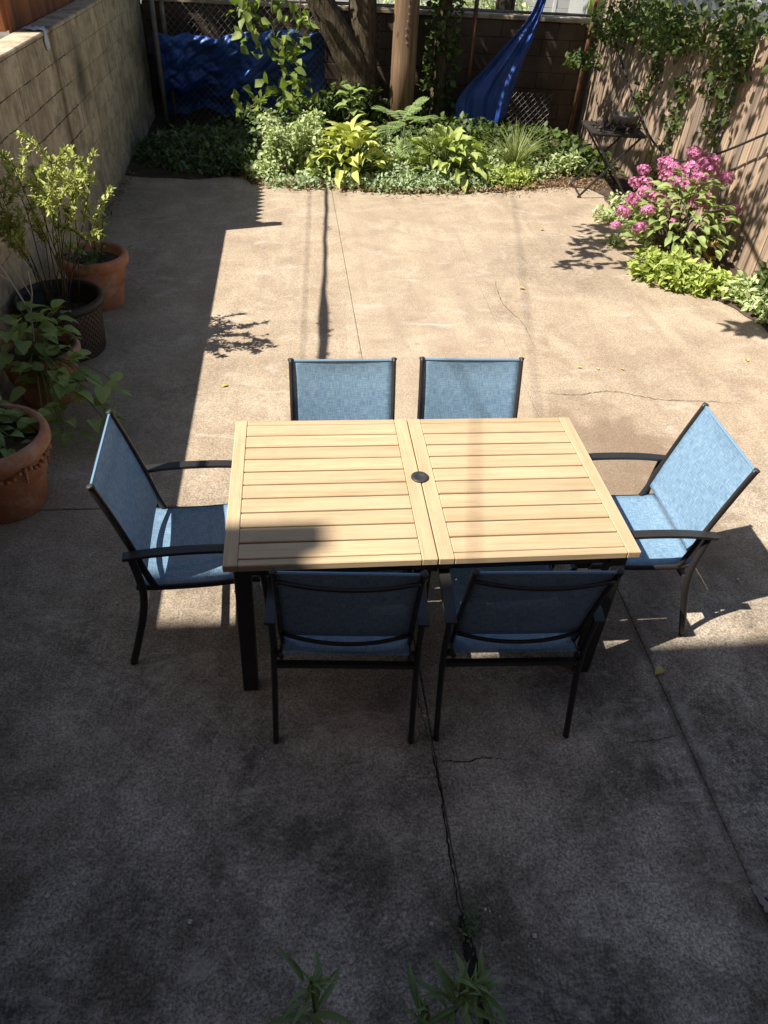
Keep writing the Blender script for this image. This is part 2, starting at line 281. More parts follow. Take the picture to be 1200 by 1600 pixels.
# ------------------------------------------------------------------ geometry helpers
class MB:
    def __init__(s): s.v = []; s.f = []
    def box(s, c, d, R=None):
        k = len(s.v); c = Vector(c)
        for x in (-.5, .5):
            for y in (-.5, .5):
                for z in (-.5, .5):
                    p = Vector((x * d[0], y * d[1], z * d[2])); s.v.append(c + (R @ p if R else p))
        for q in ((0, 1, 3, 2), (4, 6, 7, 5), (0, 4, 5, 1), (2, 3, 7, 6), (0, 2, 6, 4), (1, 5, 7, 3)): s.f.append(tuple(k + i for i in q))
        return s
    def bar(s, a, b, w, h, side=None):
        a, b = Vector(a), Vector(b); d = (b - a).normalized()
        sd = Vector(side) if side else (d.cross(Vector((0, 0, 1))) if abs(d.z) < 0.99 else Vector((1, 0, 0))); sd.normalize(); u = sd.cross(d).normalized()
        k = len(s.v)
        for p in (a, b):
            for i, j in ((-1, -1), (1, -1), (1, 1), (-1, 1)): s.v.append(p + sd * i * w / 2 + u * j * h / 2)
        s.f += [(k, k + 1, k + 2, k + 3), (k + 7, k + 6, k + 5, k + 4)] + [(k + i, k + 4 + i, k + 4 + (i + 1) % 4, k + (i + 1) % 4) for i in range(4)]
        return s
    def tube(s, path, r, n=8, rx=None, side=None):
        path = [Vector(p) for p in path]; N = len(path)
        rs = r if isinstance(r, (list, tuple)) else [r] * N
        k = len(s.v); prev = None
        for i in range(N):
            d = (path[min(i + 1, N - 1)] - path[max(i - 1, 0)]).normalized()
            if side is not None: sd = Vector(side)
            elif prev is None: sd = d.cross(Vector((0, 0, 1))) if abs(d.z) < 0.9 else d.cross(Vector((0, 1, 0)))
            else: sd = prev - d * prev.dot(d)
            sd.normalize(); prev = sd; u = d.cross(sd).normalized()
            a = (rx if rx is not None else rs[i])
            for j in range(n):
                t = 2 * math.pi * j / n; s.v.append(path[i] + sd * math.cos(t) * a + u * math.sin(t) * rs[i])
        for i in range(N - 1):
            for j in range(n): s.f.append((k + i * n + j, k + i * n + (j + 1) % n, k + (i + 1) * n + (j + 1) % n, k + (i + 1) * n + j))
        s.f.append(tuple(k + j for j in reversed(range(n)))); s.f.append(tuple(k + (N - 1) * n + j for j in range(n)))
        return s
    def lathe(s, prof, n=40, c=(0, 0, 0), wob=0):
        k = len(s.v)
        for (r, z) in prof:
            for j in range(n):
                t = 2 * math.pi * j / n; s.v.append(Vector((c[0] + r * math.cos(t), c[1] + r * math.sin(t), c[2] + z)))
        for i in range(len(prof) - 1):
            for j in range(n): s.f.append((k + i * n + j, k + i * n + (j + 1) % n, k + (i + 1) * n + (j + 1) % n, k + (i + 1) * n + j))
        s.f.append(tuple(k + j for j in reversed(range(n)))); s.f.append(tuple(k + (len(prof) - 1) * n + j for j in range(n)))
        return s
    def grid(s, nu, nv, fn):
        k = len(s.v)
        for i in range(nu + 1):
            for j in range(nv + 1): s.v.append(Vector(fn(i / nu, j / nv)))
        for i in range(nu):
            for j in range(nv): a = k + i * (nv + 1) + j; s.f.append((a, a + nv + 1, a + nv + 2, a + 1))
        return s
    def mesh(s, name, mat, smooth=False, bevel=0, seg=1):
        me = bpy.data.meshes.new(name); me.from_pydata([tuple(v) for v in s.v], [], s.f); me.update()
        b = bmesh.new(); b.from_mesh(me); bmesh.ops.recalc_face_normals(b, faces=b.faces)
        if bevel: bmesh.ops.bevel(b, geom=list(b.edges), offset=bevel, segments=seg, affect='EDGES', profile=0.5)
        b.to_mesh(me); b.free()
        me.materials.append(M[mat])
        if smooth: me.shade_smooth() if hasattr(me, 'shade_smooth') else None
        return me
    def build(s, name, mat, parent=None, smooth=False, bevel=0, seg=1):
        return link(name, s.mesh(name, mat, smooth, bevel, seg), parent)
def link(name, me, parent=None, loc=(0, 0, 0), rot=(0, 0, 0), scale=(1, 1, 1)):
    o = bpy.data.objects.new(name, me); COL.objects.link(o); o.location = loc; o.rotation_euler = rot; o.scale = scale
    if parent is not None: o.parent = parent
    return o
def tag(o, label=None, cat=None, group=None, kind=None):
    if label: o['label'] = label
    if cat: o['category'] = cat
    if group: o['group'] = group
    if kind: o['kind'] = kind
    return o
def thing(name, label, cat, loc=(0, 0, 0), rz=0, group=None):
    o = bpy.data.objects.new(name, None); COL.objects.link(o); o.empty_display_size = 0.1
    o.location = loc; o.rotation_euler = (0, 0, rz); return tag(o, label, cat, group)
def copy_tree(o, parent=None):
    c = o.copy(); COL.objects.link(c); c.parent = parent
    for ch in o.children: copy_tree(ch, c)
    return c
def solidify(o, t):
    m = o.modifiers.new('thickness', 'SOLIDIFY'); m.thickness = t; m.offset = 0; return o
def add_uv(me, fn):
    uv = me.uv_layers.new(name='UVMap')
    for lp in me.loops: uv.data[lp.index].uv = fn(me.vertices[lp.vertex_index].co)

def fast_mesh(name, V, T, mat, rnd=None):
    me = bpy.data.meshes.new(name); V = np.asarray(V, np.float32); T = np.asarray(T, np.int32)
    me.vertices.add(len(V)); me.vertices.foreach_set('co', V.ravel())
    me.loops.add(T.size); me.loops.foreach_set('vertex_index', T.ravel())
    me.polygons.add(len(T)); me.polygons.foreach_set('loop_start', np.arange(0, T.size, T.shape[1], dtype=np.int32))
    me.update(calc_edges=True); me.validate()
    if rnd is not None:
        a = me.attributes.new('rnd', 'FLOAT', 'FACE'); a.data.foreach_set('value', np.asarray(rnd, np.float32))
    me.materials.append(M[mat]); return me
def unit(a): return a / np.maximum(np.linalg.norm(a, axis=-1, keepdims=True), 1e-9)
def leaf_mesh(name, P, D, U, L, W, mat, fold=0.16, droop=0.12, shape=0.42):
    """n folded leaves: base P, direction D, up hint U, length L, width W"""
    n = len(P); D = unit(D); S = unit(np.cross(D, U)); N = unit(np.cross(S, D)); L = np.asarray(L).reshape(-1, 1); W = np.asarray(W).reshape(-1, 1)
    mid = P + D * L * shape - N * L * droop * 0.2
    V = np.stack([P, mid + S * W * .5 + N * W * fold, mid, mid - S * W * .5 + N * W * fold, P + D * L * 0.8 + S * W * .26 + N * (W * fold * .5 - L * droop * .6), P + D * L * 0.8 - S * W * .26 + N * (W * fold * .5 - L * droop * .6), P + D * L - N * L * droop], 1)
    base = np.arange(n)[:, None, None] * 7
    T = (base + np.array([[0, 1, 2], [0, 2, 3], [2, 1, 4], [2, 5, 3], [2, 4, 6], [2, 6, 5]])[None]).reshape(-1, 3)
    return fast_mesh(name, V.reshape(-1, 3), T, mat, np.repeat(rng.random(n), 6))
def rdir(n, upb=0.0): 
    d = rng.normal(size=(n, 3)); d[:, 2] += upb; return unit(d)
def in_ellipsoid(n, c, r, shell=0.35):
    d = rdir(n); q = (rng.random(n) ** shell)[:, None]; return np.array(c) + d * q * np.array(r)
def foliage(name, parent, mat, P, size, wr=0.55, upb=0.6, droop=0.15, flat=0.7, **kw):
    n = len(P); D = rdir(n, 0.15); U = rdir(n, 0) * (1 - flat) + np.array([0, 0, 1]) * flat
    U = unit(U + rng.normal(size=(n, 3)) * 0.3); L = size * rng.uniform(0.5, 1.5, n)
    return link(name, leaf_mesh(name, P, D, U, L, L * wr * rng.uniform(.8, 1.15, n), mat, droop=droop, **kw), parent)
def smoothpath(pts, n=6):
    P = [Vector(p) for p in pts]; out = []
    for i in range(len(P) - 1):
        p0, p1, p2, p3 = P[max(i - 1, 0)], P[i], P[i + 1], P[min(i + 2, len(P) - 1)]
        for k in range(n):
            t = k / n
            out.append(0.5 * ((2 * p1) + (p2 - p0) * t + (2 * p0 - 5 * p1 + 4 * p2 - p3) * t * t + (3 * p1 - p0 - 3 * p2 + p3) * t ** 3))
    out.append(P[-1]); return out
def noise1(x, s=0.0): return math.sin(x * 1.7 + s) * .5 + math.sin(x * 3.9 + s * 2.3) * .3 + math.sin(x * 8.3 + s * 5.1) * .2

XL, XR, YB, YH = -1.92, 4.25, 11.5, -0.12     # inner faces of left wall, right fence, back wall, house
# ------------------------------------------------------------------ ground, patio, bed
g = MB(); g.grid(1, 1, lambda u, v: (-150 + 300 * u, -150 + 300 * v, -0.06)).build('ground', 'earth'); tag(bpy.data.objects['ground'], kind='structure')
patio = bpy.data.objects.new('patio', None); COL.objects.link(patio); tag(patio, kind='structure')
j1 = lambda y: 0.502 - (y - 0.67) * 0.0092
j2 = lambda y: 1.532 + (y - 0.85) * 0.0175
def slab(xa, xb, ya, yb, gap=0.0035, dz=0.0):
    m = MB(); gy = gap
    c = [(xa(ya) + gap, ya + gy), (xb(ya) - gap, ya + gy), (xb(yb) - gap, yb - gy), (xa(yb) + gap, yb - gy)]
    k = [Vector((x, y, -0.05)) for x, y in c] + [Vector((x, y, dz)) for x, y in c]
    m.v = k; m.f = [(3, 2, 1, 0), (4, 5, 6, 7)] + [(i, (i + 1) % 4, 4 + (i + 1) % 4, 4 + i) for i in range(4)]
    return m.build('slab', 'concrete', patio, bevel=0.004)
L_, R_ = (lambda y: XL - 0.02), (lambda y: XR + 0.05)
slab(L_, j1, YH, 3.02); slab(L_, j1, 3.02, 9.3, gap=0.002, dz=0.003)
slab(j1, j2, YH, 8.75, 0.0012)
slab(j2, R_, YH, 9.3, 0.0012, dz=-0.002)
fill = MB().grid(1, 1, lambda u, v: (XL - .1 + u * 6.4, YH + v * 9.6, -0.011)).build('joint_filling', 'joint', patio)
def ribbon(name, pts, w, mat, z=0.004, jit=0.012, n=14, seed=0):
    r = random.Random(seed); P = smoothpath([(x, y, 0) for x, y in pts], n); m = MB(); k = 0
    L = []; 
    for i, p in enumerate(P):
        d = (P[min(i + 1, len(P) - 1)] - P[max(i - 1, 0)]); d.normalize(); s = Vector((-d.y, d.x, 0))
        ww = w * (0.35 + 0.9 * r.random()) * min(1, 0.25 + 4 * min(i, len(P) - 1 - i) / len(P)); off = s * r.uniform(-jit, jit)
        a = p + off + s * ww / 2; b = p + off - s * ww / 2; a.z = b.z = z; L.append((a, b))
    for a, b in L: m.v += [a, b]
    m.f = [(2 * i, 2 * i + 1, 2 * i + 3, 2 * i + 2) for i in range(len(L) - 1)]
    return m.build(name, mat, patio)
ribbon('crack', [(1.63, 4.17), (1.9, 4.12), (2.2, 4.16), (2.5, 4.05), (2.83, 4.02), (3.1, 3.98)], 0.0045, 'crack', seed=1, jit=0.008)
ribbon('crack', [(0.475, 1.46), (0.52, 1.43), (0.6, 1.415), (0.7, 1.43), (0.8, 1.40)], 0.004, 'crack', seed=2, jit=0.005)
ribbon('crack', [(1.28, 1.45), (1.4, 1.455), (1.51, 1.47)], 0.003, 'crack', seed=12, jit=0.003)
ribbon('crack', [(0.482, 1.5), (0.49, 1.3), (0.484, 1.1), (0.487, 0.86)], 0.0065, 'crack', seed=3, jit=0.003)
ribbon('crack', [(0.455, 2.0), (0.47, 1.85), (0.465, 1.7), (0.478, 1.5)], 0.004, 'crack', seed=5, jit=0.004)
ribbon('crack', [(1.78, 6.1), (1.74, 5.6), (1.82, 5.2), (1.8, 4.8)], 0.003, 'crack', seed=4, jit=0.004)
def blotch(name, pts, mat, z, seed):
    r = random.Random(seed); P = smoothpath([(x, y, 0) for x, y in pts + [pts[0]]], 8)[:-1]; m = MB()
    m.v = [Vector((p.x + r.uniform(-.006, .006), p.y + r.uniform(-.006, .006), z)) for p in P]; m.f = [tuple(range(len(m.v)))]
    return m.build(name, mat, patio)
blotch('open_gap', [(0.478, 0.86), (0.50, 0.865), (0.512, 0.76), (0.52, 0.62), (0.53, 0.45), (0.495, 0.45), (0.488, 0.62), (0.478, 0.76)], 'crack', 0.005, 4)
blotch('open_gap', [(1.53, 0.84), (1.56, 0.83), (1.585, 0.76), (1.61, 0.66), (1.58, 0.66), (1.55, 0.76)], 'crack', 0.004, 7)
blotch('mortar_patch', [(1.525, 0.88), (1.55, 0.87), (1.56, 0.79), (1.535, 0.79)], 'patch', 0.006, 8)
# planting bed: soil with an uneven front edge
def bed_edge(x): return 8.62 + 0.12 * noise1(x * 1.3, 2) + (0.28 if x < -0.5 else 0) + max(0, x - 2.4) * 0.28
bed = MB().grid(60, 24, lambda u, v: (XL + u * 6.17, bed_edge(XL + u * 6.17) + v * (12.2 - bed_edge(XL + u * 6.17)), 0.006 + min(1, v * 8) * (0.035 + 0.02 * noise1(u * 37, v * 9)))).build('planting_bed', 'soil'); tag(bed, kind='structure')
side = MB().grid(30, 6, lambda u, v: (3.55 + 0.1 * noise1(u * 9, 1) + (1 - u) * 0.35 + v * (4.25 - 3.55 - (1 - u) * .35), 4.6 + u * 4.6, 0.006 + min(1, v * 5) * 0.03)).build('side_bed', 'soil'); tag(side, kind='structure')

# ------------------------------------------------------------------ left block wall
HW = 1.62
wall = thing('block_wall', 'stained tan concrete block wall running along the shaded side of the yard', 'wall')
MB().box(((XL - 0.11), (0.0 + 11.7) / 2, HW / 2 - 0.02), (0.17, 11.7, HW - 0.04)).build('mortar_core', 'mortar', wall)
bm_ = MB().box((0, 0, 0), (0.205, 0.3985, 0.198)).mesh('block', 'block', bevel=0.0025)
bh_ = MB().box((0, 0, 0), (0.205, 0.194, 0.192)).mesh('block', 'block', bevel=0.006)
for r in range(8):
    y = 0.0; half = r % 2
    z = 0.1 + r * 0.1995 - 0.003
    if half: link('block', bh_, wall, (XL - 0.1025, 0.1, z)); y = 0.2
    while y < 11.5:
        if y > 2.0: link('block', bm_, wall, (XL - 0.1025 + random.uniform(-.003, .003), y + 0.2, z))
        y += 0.4
    if y - 11.7 > -0.21 and y < 11.69: pass
MB().box((XL - 0.09, 5.85, HW - 0.008), (0.20, 11.7, 0.03)).build('coping', 'block', wall, bevel=0.008)
MB().box((XL - 0.1025, 1.0, 0.80), (0.2, 2.0, 1.58)).build('wall_end', 'block', wall, bevel=0.006)
# open joint with a crack down the wall
for zc_, ya, yb in ((1.3935, 4.6, 7.3), (1.194, 5.2, 7.35), (0.9945, 5.0, 7.4), (0.795, 6.0, 7.0)):
    y = ya
    while y < yb:
        L = random.uniform(.12, .5); n = max(3, int(L / .04)); q = [(XL + .0015, y + L * i / n, zc_ + random.uniform(-.006, .006)) for i in range(n + 1)]
        MB().tube(q, [random.uniform(.001, .0035) for _ in q], 4).build('mortar_crack', 'crack', wall); y += L + random.uniform(0, .25)
rag = MB().grid(10, 14, lambda u, v: (XL - 0.14 + v * 0.2 if v < 0.75 else XL + 0.012 + 0.01 * noise1(u * 9), 6.86 + u * 0.1 + 0.03 * noise1(v * 7, u), (HW + 0.018 + 0.014 * abs(noise1(u * 8, v * 5))) if v < 0.75 else HW + 0.02 - (v - 0.75) * 0.55)).build('rag', 'rag', smooth=True)
solidify(rag, 0.006); tag(rag, 'pale blue rag hung over the top of the tan block wall', 'rag')
# neighbour's picket fence standing on the wall
pf = thing('picket_fence', 'dark stained picket fence rising above the tan block wall', 'fence')
def picket(w, h, t, cut):
    m = MB(); m.v = [Vector((s * t / 2, y, z)) for s in (-1, 1) for y, z in ((-w / 2, 0), (w / 2, 0), (w / 2, h - cut), (0, h), (-w / 2, h - cut))]
    m.f = [(0, 1, 2, 3, 4), (9, 8, 7, 6, 5)] + [(i, 5 + i, 5 + (i + 1) % 5, (i + 1) % 5) for i in range(5)]; return m
pk = picket(0.1195, 0.79, 0.02, 0.10).mesh('picket', 'red_board')
for k in range(38): link('picket', pk, pf, (XL - 0.225, 6.90 + 0.12 * k, HW - 0.03 + random.uniform(-.008, .008)))
for z in (0.12, 0.55): MB().box((XL - 0.26, 9.15, HW + z), (0.04, 4.6, 0.07)).build('rail', 'red_board', pf)
MB().box((XL - 0.28, 6.80, HW + 0.52), (0.10, 0.10, 1.02)).build('post', 'red_board', pf, bevel=0.006)
for k in range(5): link('picket', picket(0.128, 1.9, 0.02, 0.0).mesh('picket', 'red_board') if k == 0 else bpy.data.objects['picket.038'].data, pf, (XL - 0.41 - 0.135 * k, 6.80, 0.2), (0, 0, math.pi / 2))

# ------------------------------------------------------------------ back wall, chain link, tarps
bw = thing('back_block_wall', 'low brown block wall across the back of the yard', 'wall')
MB().box((1.2, YB + 0.12, 0.67), (6.6, 0.19, 1.34)).build('mortar_core', 'brown_mortar', bw)
bb = MB().box((0, 0, 0), (0.3965, 0.2, 0.1965)).mesh('block', 'brown_block', bevel=0.006)
for r in range(7):
    x = -1.9 + (0.2 if r % 2 else 0)
    while x < 4.5: link('block', bb, bw, (x + 0.2, YB + 0.1 + random.uniform(-.004, .004), 0.097 + r * 0.1995)); x += 0.4
MB().box((1.2, YB + 0.1, 1.425), (6.6, 0.26, 0.05)).build('coping', 'block', bw, bevel=0.01)
cl = thing('chain_link_fence', 'sagging chain link fence in front of the brown block wall', 'fence')
YC = 11.2
def wires(x0, x1, z0, z1, sp=0.085):
    m = MB(); h = z1 - z0; x = x0 - h
    while x < x1:
        for s in (1, -1):
            xa, xb = (x, x + h) if s > 0 else (x + h, x); za, zb = z0, z1
            a = Vector((xa, 0, za)); b = Vector((xb, 0, zb)); d = b - a; lo, hi = 0.0, 1.0
            for lim, sg in ((x0, 1), (x1, -1)):
                if abs(d.x) < 1e-6: continue
                t = (lim - a.x) / d.x
                if d.x * sg > 0: lo = max(lo, t)
                else: hi = min(hi, t)
            if hi - lo < 0.02: continue
            P = []
            for k in range(7):
                p = a + d * (lo + (hi - lo) * k / 6); p.y = YC + 0.035 * noise1(p.x * 2.3, p.z * 2) + s * 0.003; P.append(p)
            m.tube(P, 0.0021, 3)
        x += sp
    return m
wires(-1.6, 1.2, 0.06, 1.5).build('wire_mesh', 'wire', cl)
fw = wires(2.95, 3.55, 0.05, 0.62).build('torn_wire_mesh', 'wire', cl); fw.matrix_local = Matrix.Translation((0, -1.3, 0)) @ Matrix.Rotation(math.radians(0), 4, 'X'); fw.location = (0.05, -0.28, 0.02)
for x in (-1.68, -1.60): MB().tube([(x, YC - 0.3 if x < -1.65 else YC, 0.0), (x + (0.0 if x > -1.65 else 0.01), YC - 0.3 if x < -1.65 else YC, 1.95)], 0.03, 10).build('fence_post', 'steel_pipe', cl, True)
MB().tube([(2.44, YC - 0.04, 0), (2.43, YC - 0.04, 2.1)], 0.03, 8).build('fence_post', 'rust', cl, True)
MB().tube([(4.03, YC - 0.04, 0), (4.05, YC - 0.04, 2.1)], 0.032, 8).build('fence_post', 'rust', cl, True)
MB().tube([(-1.6, YC + .01, 1.5), (4.05, YC + .01, 1.52)], 0.018, 8).build('top_rail', 'steel_pipe', cl, True)
def tarp_l(u, v):
    x = -1.74 + u * 2.2; z = 1.08 + 0.14 * u + 0.05 * noise1(u * 6, 1) - v * (0.98 + 0.1 * noise1(u * 4, 3)); 
    q_ = Vector((u * 2.2, v, 0)); cr_ = 0.085 * abs(mnoise.noise(q_ * 2.2 + Vector((0, 5, 0)))) + 0.032 * abs(mnoise.noise(q_ * 6 + Vector((3, 1, 0)))) + .004 * mnoise.noise(q_ * 20)
    w_ = 1 / (1 + math.exp(-14 * (max(u - .52 - .12 * math.sin(v * 5), 0) * 1.5 + v - .72)))
    return (x, YC - 0.06 - cr_ * 1.6 + 0.32 * w_ - 0.05 * abs(math.sin(u * 7 + v * 2.1)) * (0.3 + v) - 0.05 * noise1(u * 14 + v * 5, v * 7) - 0.05 * math.sin(v * 6 + u * 4) - 0.06 * math.exp(-((v - 0.05) / 0.12) ** 2), z)
t1 = MB().grid(120, 70, tarp_l).build('tarp', 'tarp', None, True); solidify(t1, 0.004); tag(t1, 'wrinkled blue tarp hanging over the chain link left of the leaning tree', 'tarp', 'blue tarps on the back fence')
LE = smoothpath([(3.24, 0, 1.95), (3.12, 0, 1.5), (2.68, 0, 0.99), (2.26, 0, 0.50), (2.36, 0, 0.12)], 10); RE = smoothpath([(3.36, 0, 1.95), (3.30, 0, 1.6), (3.19, 0, 1.18), (3.06, 0, 0.7), (2.98, 0, 0.28)], 10)
def tarp_r(u, v):
    i = min(int(v * (len(LE) - 1)), len(LE) - 2); f = v * (len(LE) - 1) - i; a = LE[i].lerp(LE[i + 1], f); b = RE[i].lerp(RE[i + 1], f); p = a.lerp(b, u)
    return (p.x, YC - 0.14 - 0.035 * math.sin(u * 15 + 2 * v) * min(1, 0.3 + v) - 0.02 * noise1(u * 22, v * 3) - 0.03 * abs(mnoise.noise(Vector((u * 6, v * 3, 2)))) - 0.12 * v, p.z + 0.03 * math.sin(u * 8) * v)
t2 = MB().grid(46, 40, tarp_r).build('tarp', 'tarp', None, True); solidify(t2, 0.004); tag(t2, 'dark blue tarp slung diagonally from a high corner behind the hostas', 'tarp', 'blue tarps on the back fence')
# utility pole
pole = thing('utility_pole', 'thick brown wooden utility pole behind the feathery sapling', 'pole', (1.45, 10.65, 0))
MB().tube([(0, 0, z) for z in (0, 1, 2, 4, 7.2)], [0.165, 0.16, 0.155, 0.145, 0.13], 18).build('shaft', 'post_wood', pole, True)
for k in range(7): MB().lathe([(0.004, 0), (0.013, 0.002), (0.013, 0.006), (0.004, 0.008)], 8).build('nail_tag', 'wire', pole).matrix_local = Matrix.Translation((0.02 * noise1(k * 3), -0.16, 1.2 + 0.075 * k)) @ Matrix.Rotation(math.pi / 2, 4, 'X')

# ------------------------------------------------------------------ trees
def limb(m, pts, r0, r1, n=9, steps=6, rough=0.0):
    P = smoothpath(pts, steps); N = len(P)
    P = [p + Vector((noise1(i * .9, 1), noise1(i * .8, 4), 0)) * rough for i, p in enumerate(P)]
    m.tube(P, [r0 + (r1 - r0) * i / (N - 1) for i in range(N)], n); return P
tree = thing('leaning_tree', 'old twin stemmed tree leaning over the blue tarp', 'tree', (0, 0, 0))
tm = MB()
limb(tm, [(1.0, 11.0, 0), (0.98, 11.0, 0.45), (0.94, 11.02, 1.0), (0.92, 11.05, 1.8), (0.85, 11.1, 3.0), (0.6, 11.1, 4.6)], 0.25, 0.12, 14, 6, 0.012)
limb(tm, [(0.97, 10.97, 0.2), (0.90, 10.93, 0.7), (0.66, 10.88, 1.12), (0.36, 10.85, 1.6), (-0.2, 10.8, 2.6), (-1.0, 10.9, 4.2)], 0.22, 0.12, 14, 6, 0.012)
limb(tm, [(0.85, 11.1, 2.6), (1.3, 10.4, 3.4), (1.7, 9.2, 3.5), (1.75, 8.0, 3.3), (1.3, 7.0, 3.15), (0.9, 6.35, 3.05)], 0.07, 0.012, 8)
limb(tm, [(1.7, 9.2, 3.5), (2.0, 7.6, 3.4), (2.1, 6.0, 3.2), (1.85, 4.7, 3.05), (1.55, 4.35, 3.0)], 0.035, 0.008, 7)
limb(tm, [(-0.2, 10.8, 2.6), (-1.4, 11.2, 3.6), (-3.0, 11.4, 4.6)], 0.09, 0.03, 8)
limb(tm, [(0.85, 11.1, 3.0), (1.6, 11.5, 4.2), (2.6, 11.8, 5.2)], 0.08, 0.03, 8)
limb(tm, [(1.75, 9.0, 3.5), (2.3, 8.4, 3.6), (2.6, 7.0, 3.6), (2.7, 5.2, 3.45)], 0.03, 0.008, 7)
tm.build('trunk', 'bark', tree, True)
cp = []
for c, r, n in [((-1.6, 11.6, 5.0), (2.0, 1.5, 1.5), 4200), ((-3.6, 11.4, 5.2), (1.9, 1.5, 1.6), 3600), ((0.4, 11.8, 5.4), (1.8, 1.5, 1.5), 3200), ((2.0, 12.0, 5.6), (1.6, 1.4, 1.4), 2000), ((0.5, 10.75, 3.9), (1.5, .45, .4), 1100), ((-1.0, 12.2, 3.4), (1.6, 0.9, 0.9), 1500), ((-2.6, 11.8, 3.6), (1.5, 0.9, 1.0), 1500)]:
    cc = in_ellipsoid(42, c, r, 0.4)
    for q in cc: cp.append(q + rng.normal(size=(n // 42, 3)) * np.array([0.28, 0.28, 0.2]))
# leaf sprays at the tips of the long limbs
for c, r, n in [((0.75, 6.3, 3.05), (0.34, 0.2, 0.12), 150), ((0.55, 6.0, 3.05), (0.2, 0.1, 0.08), 50), ((1.0, 6.7, 3.1), (0.35, 0.25, 0.15), 120), ((0.35, 5.75, 3.0), (0.25, 0.08, 0.06), 40), ((0.95, 5.75, 3.05), (0.28, 0.1, 0.08), 70), ((1.6, 4.4, 3.0), (0.42, 0.1, 0.1), 150), ((1.95, 4.55, 3.1), (0.3, 0.15, 0.1), 100), ((1.75, 8.0, 3.4), (0.35, 0.6, 0.25), 240), ((2.0, 6.9, 3.5), (0.22, 0.6, 0.25), 200), ((1.7, 9.2, 3.6), (0.4, 0.6, 0.3), 260), ((2.0, 5.9, 3.4), (0.2, 0.5, 0.2), 110), ((2.4, 9.6, 3.6), (0.6, 1.0, 0.25), 620), ((2.5, 8.2, 3.6), (0.5, 0.8, 0.22), 330), ((2.6, 6.9, 3.55), (0.4, 0.7, 0.2), 190), ((2.65, 5.6, 3.4), (0.35, 0.6, 0.15), 170)]:
    cp.append(in_ellipsoid(n, c, r, 0.5))
cp = np.concatenate(cp); tt = (11.08 - cp[:, 1]) / 0.24; hx = cp[:, 0] + 0.765 * tt; hz = cp[:, 2] - tt
cp = cp[((hx + .95) / .5) ** 2 + ((hz - .98) / .2) ** 2 > 1]  # gap cut in the unseen crown so a sun patch reaches the left tarp
foliage('crown', tree, 'leaf_tree', cp, 0.11)
# ivy clad trunk behind the hostas
it = thing('ivy_tree', 'slim tree trunk wrapped in dark ivy between the utility pole and the diagonal tarp', 'tree', (0, 0, 0))
m = MB(); limb(m, [(2.0, 11.05, 0), (2.0, 11.05, 1.2), (2.03, 11.1, 3.2), (2.2, 11.4, 5.0)], 0.12, 0.05, 10); m.build('trunk', 'bark', it, True)
th = rng.random(900) * 6.28; P = np.stack([2.0 + np.cos(th) * rng.uniform(.11, .24, 900), 11.02 + np.sin(th) * rng.uniform(.11, .22, 900), rng.random(900) * 2.4], 1)
foliage('crown', it, 'leaf_ivy', np.concatenate([P, in_ellipsoid(1500, (2.4, 12.0, 4.9), (1.3, 0.9, 1.2))]), 0.075, 0.85)
# hanging vine in front of the left tarp
hv = thing('hanging_vine', 'broad leaved vine hanging down in front of the blue tarp', 'vine', (0, 0, 0))
m = MB(); VP = []
for a in [[(-0.1, 10.5, 2.6), (-0.15, 10.1, 1.9), (-0.2, 9.95, 1.4), (-0.05, 9.9, 1.0), (0.12, 9.85, 0.75)], [(-0.1, 10.5, 2.6), (-0.4, 10.05, 1.8), (-0.5, 10.0, 1.5), (-0.42, 9.95, 1.2)], [(-0.1, 10.5, 2.6), (0.1, 10.1, 1.8), (0.12, 10.0, 1.4), (0.02, 9.95, 1.05)], [(0.3, 9.9, 0.2), (0.2, 9.85, 0.55), (-0.1, 9.8, 0.72), (-0.4, 9.85, 0.62), (-0.55, 9.85, 0.5)]]:
    p = limb(m, a, 0.012, 0.005, 5); VP += [np.array(q) for q in p for _ in range(4)]
m.build('stem', 'stem', hv, True)
P = np.array(VP) + rng.normal(size=(len(VP), 3)) * 0.09
foliage('foliage', hv, 'leaf_vine', P, 0.115, 0.75, flat=0.4, droop=0.25)
# neighbour's tree casting dapples, out beyond the left fence: none; shrub and house beyond the back wall
nb = thing('neighbour_shrub', 'pale green sunlit bush beyond the brown back wall', 'shrub', (0, 0, 0))
foliage('foliage', nb, 'leaf_pale', np.concatenate([in_ellipsoid(2600, (3.3, 15.2, 1.0), (1.1, 0.8, 0.9), 0.3), in_ellipsoid(900, (1.9, 15.4, 0.8), (0.8, 0.6, 0.8), 0.3)]), 0.09)
for dx in (-.2, 0, .2): m = MB(); limb(m, [(3.3 + dx, 15.2, 0), (3.3 + dx * 2.5, 15.2, 0.9)], 0.03, 0.012, 6); m.build('stem', 'stem', nb)
nt = thing('neighbour_tree', 'grey barked tree trunk beyond the brown back wall beside the diagonal tarp', 'tree', (0, 0, 0))
m = MB(); limb(m, [(3.4, 13.4, 0), (3.38, 13.4, 1.2), (3.5, 13.6, 3.5), (3.9, 14, 5)], 0.2, 0.08, 12); m.build('trunk', 'bark', nt, True)
foliage('crown', nt, 'leaf_tree', in_ellipsoid(2600, (4.2, 14.6, 5.2), (1.7, 1.4, 1.4), 0.4), 0.12)

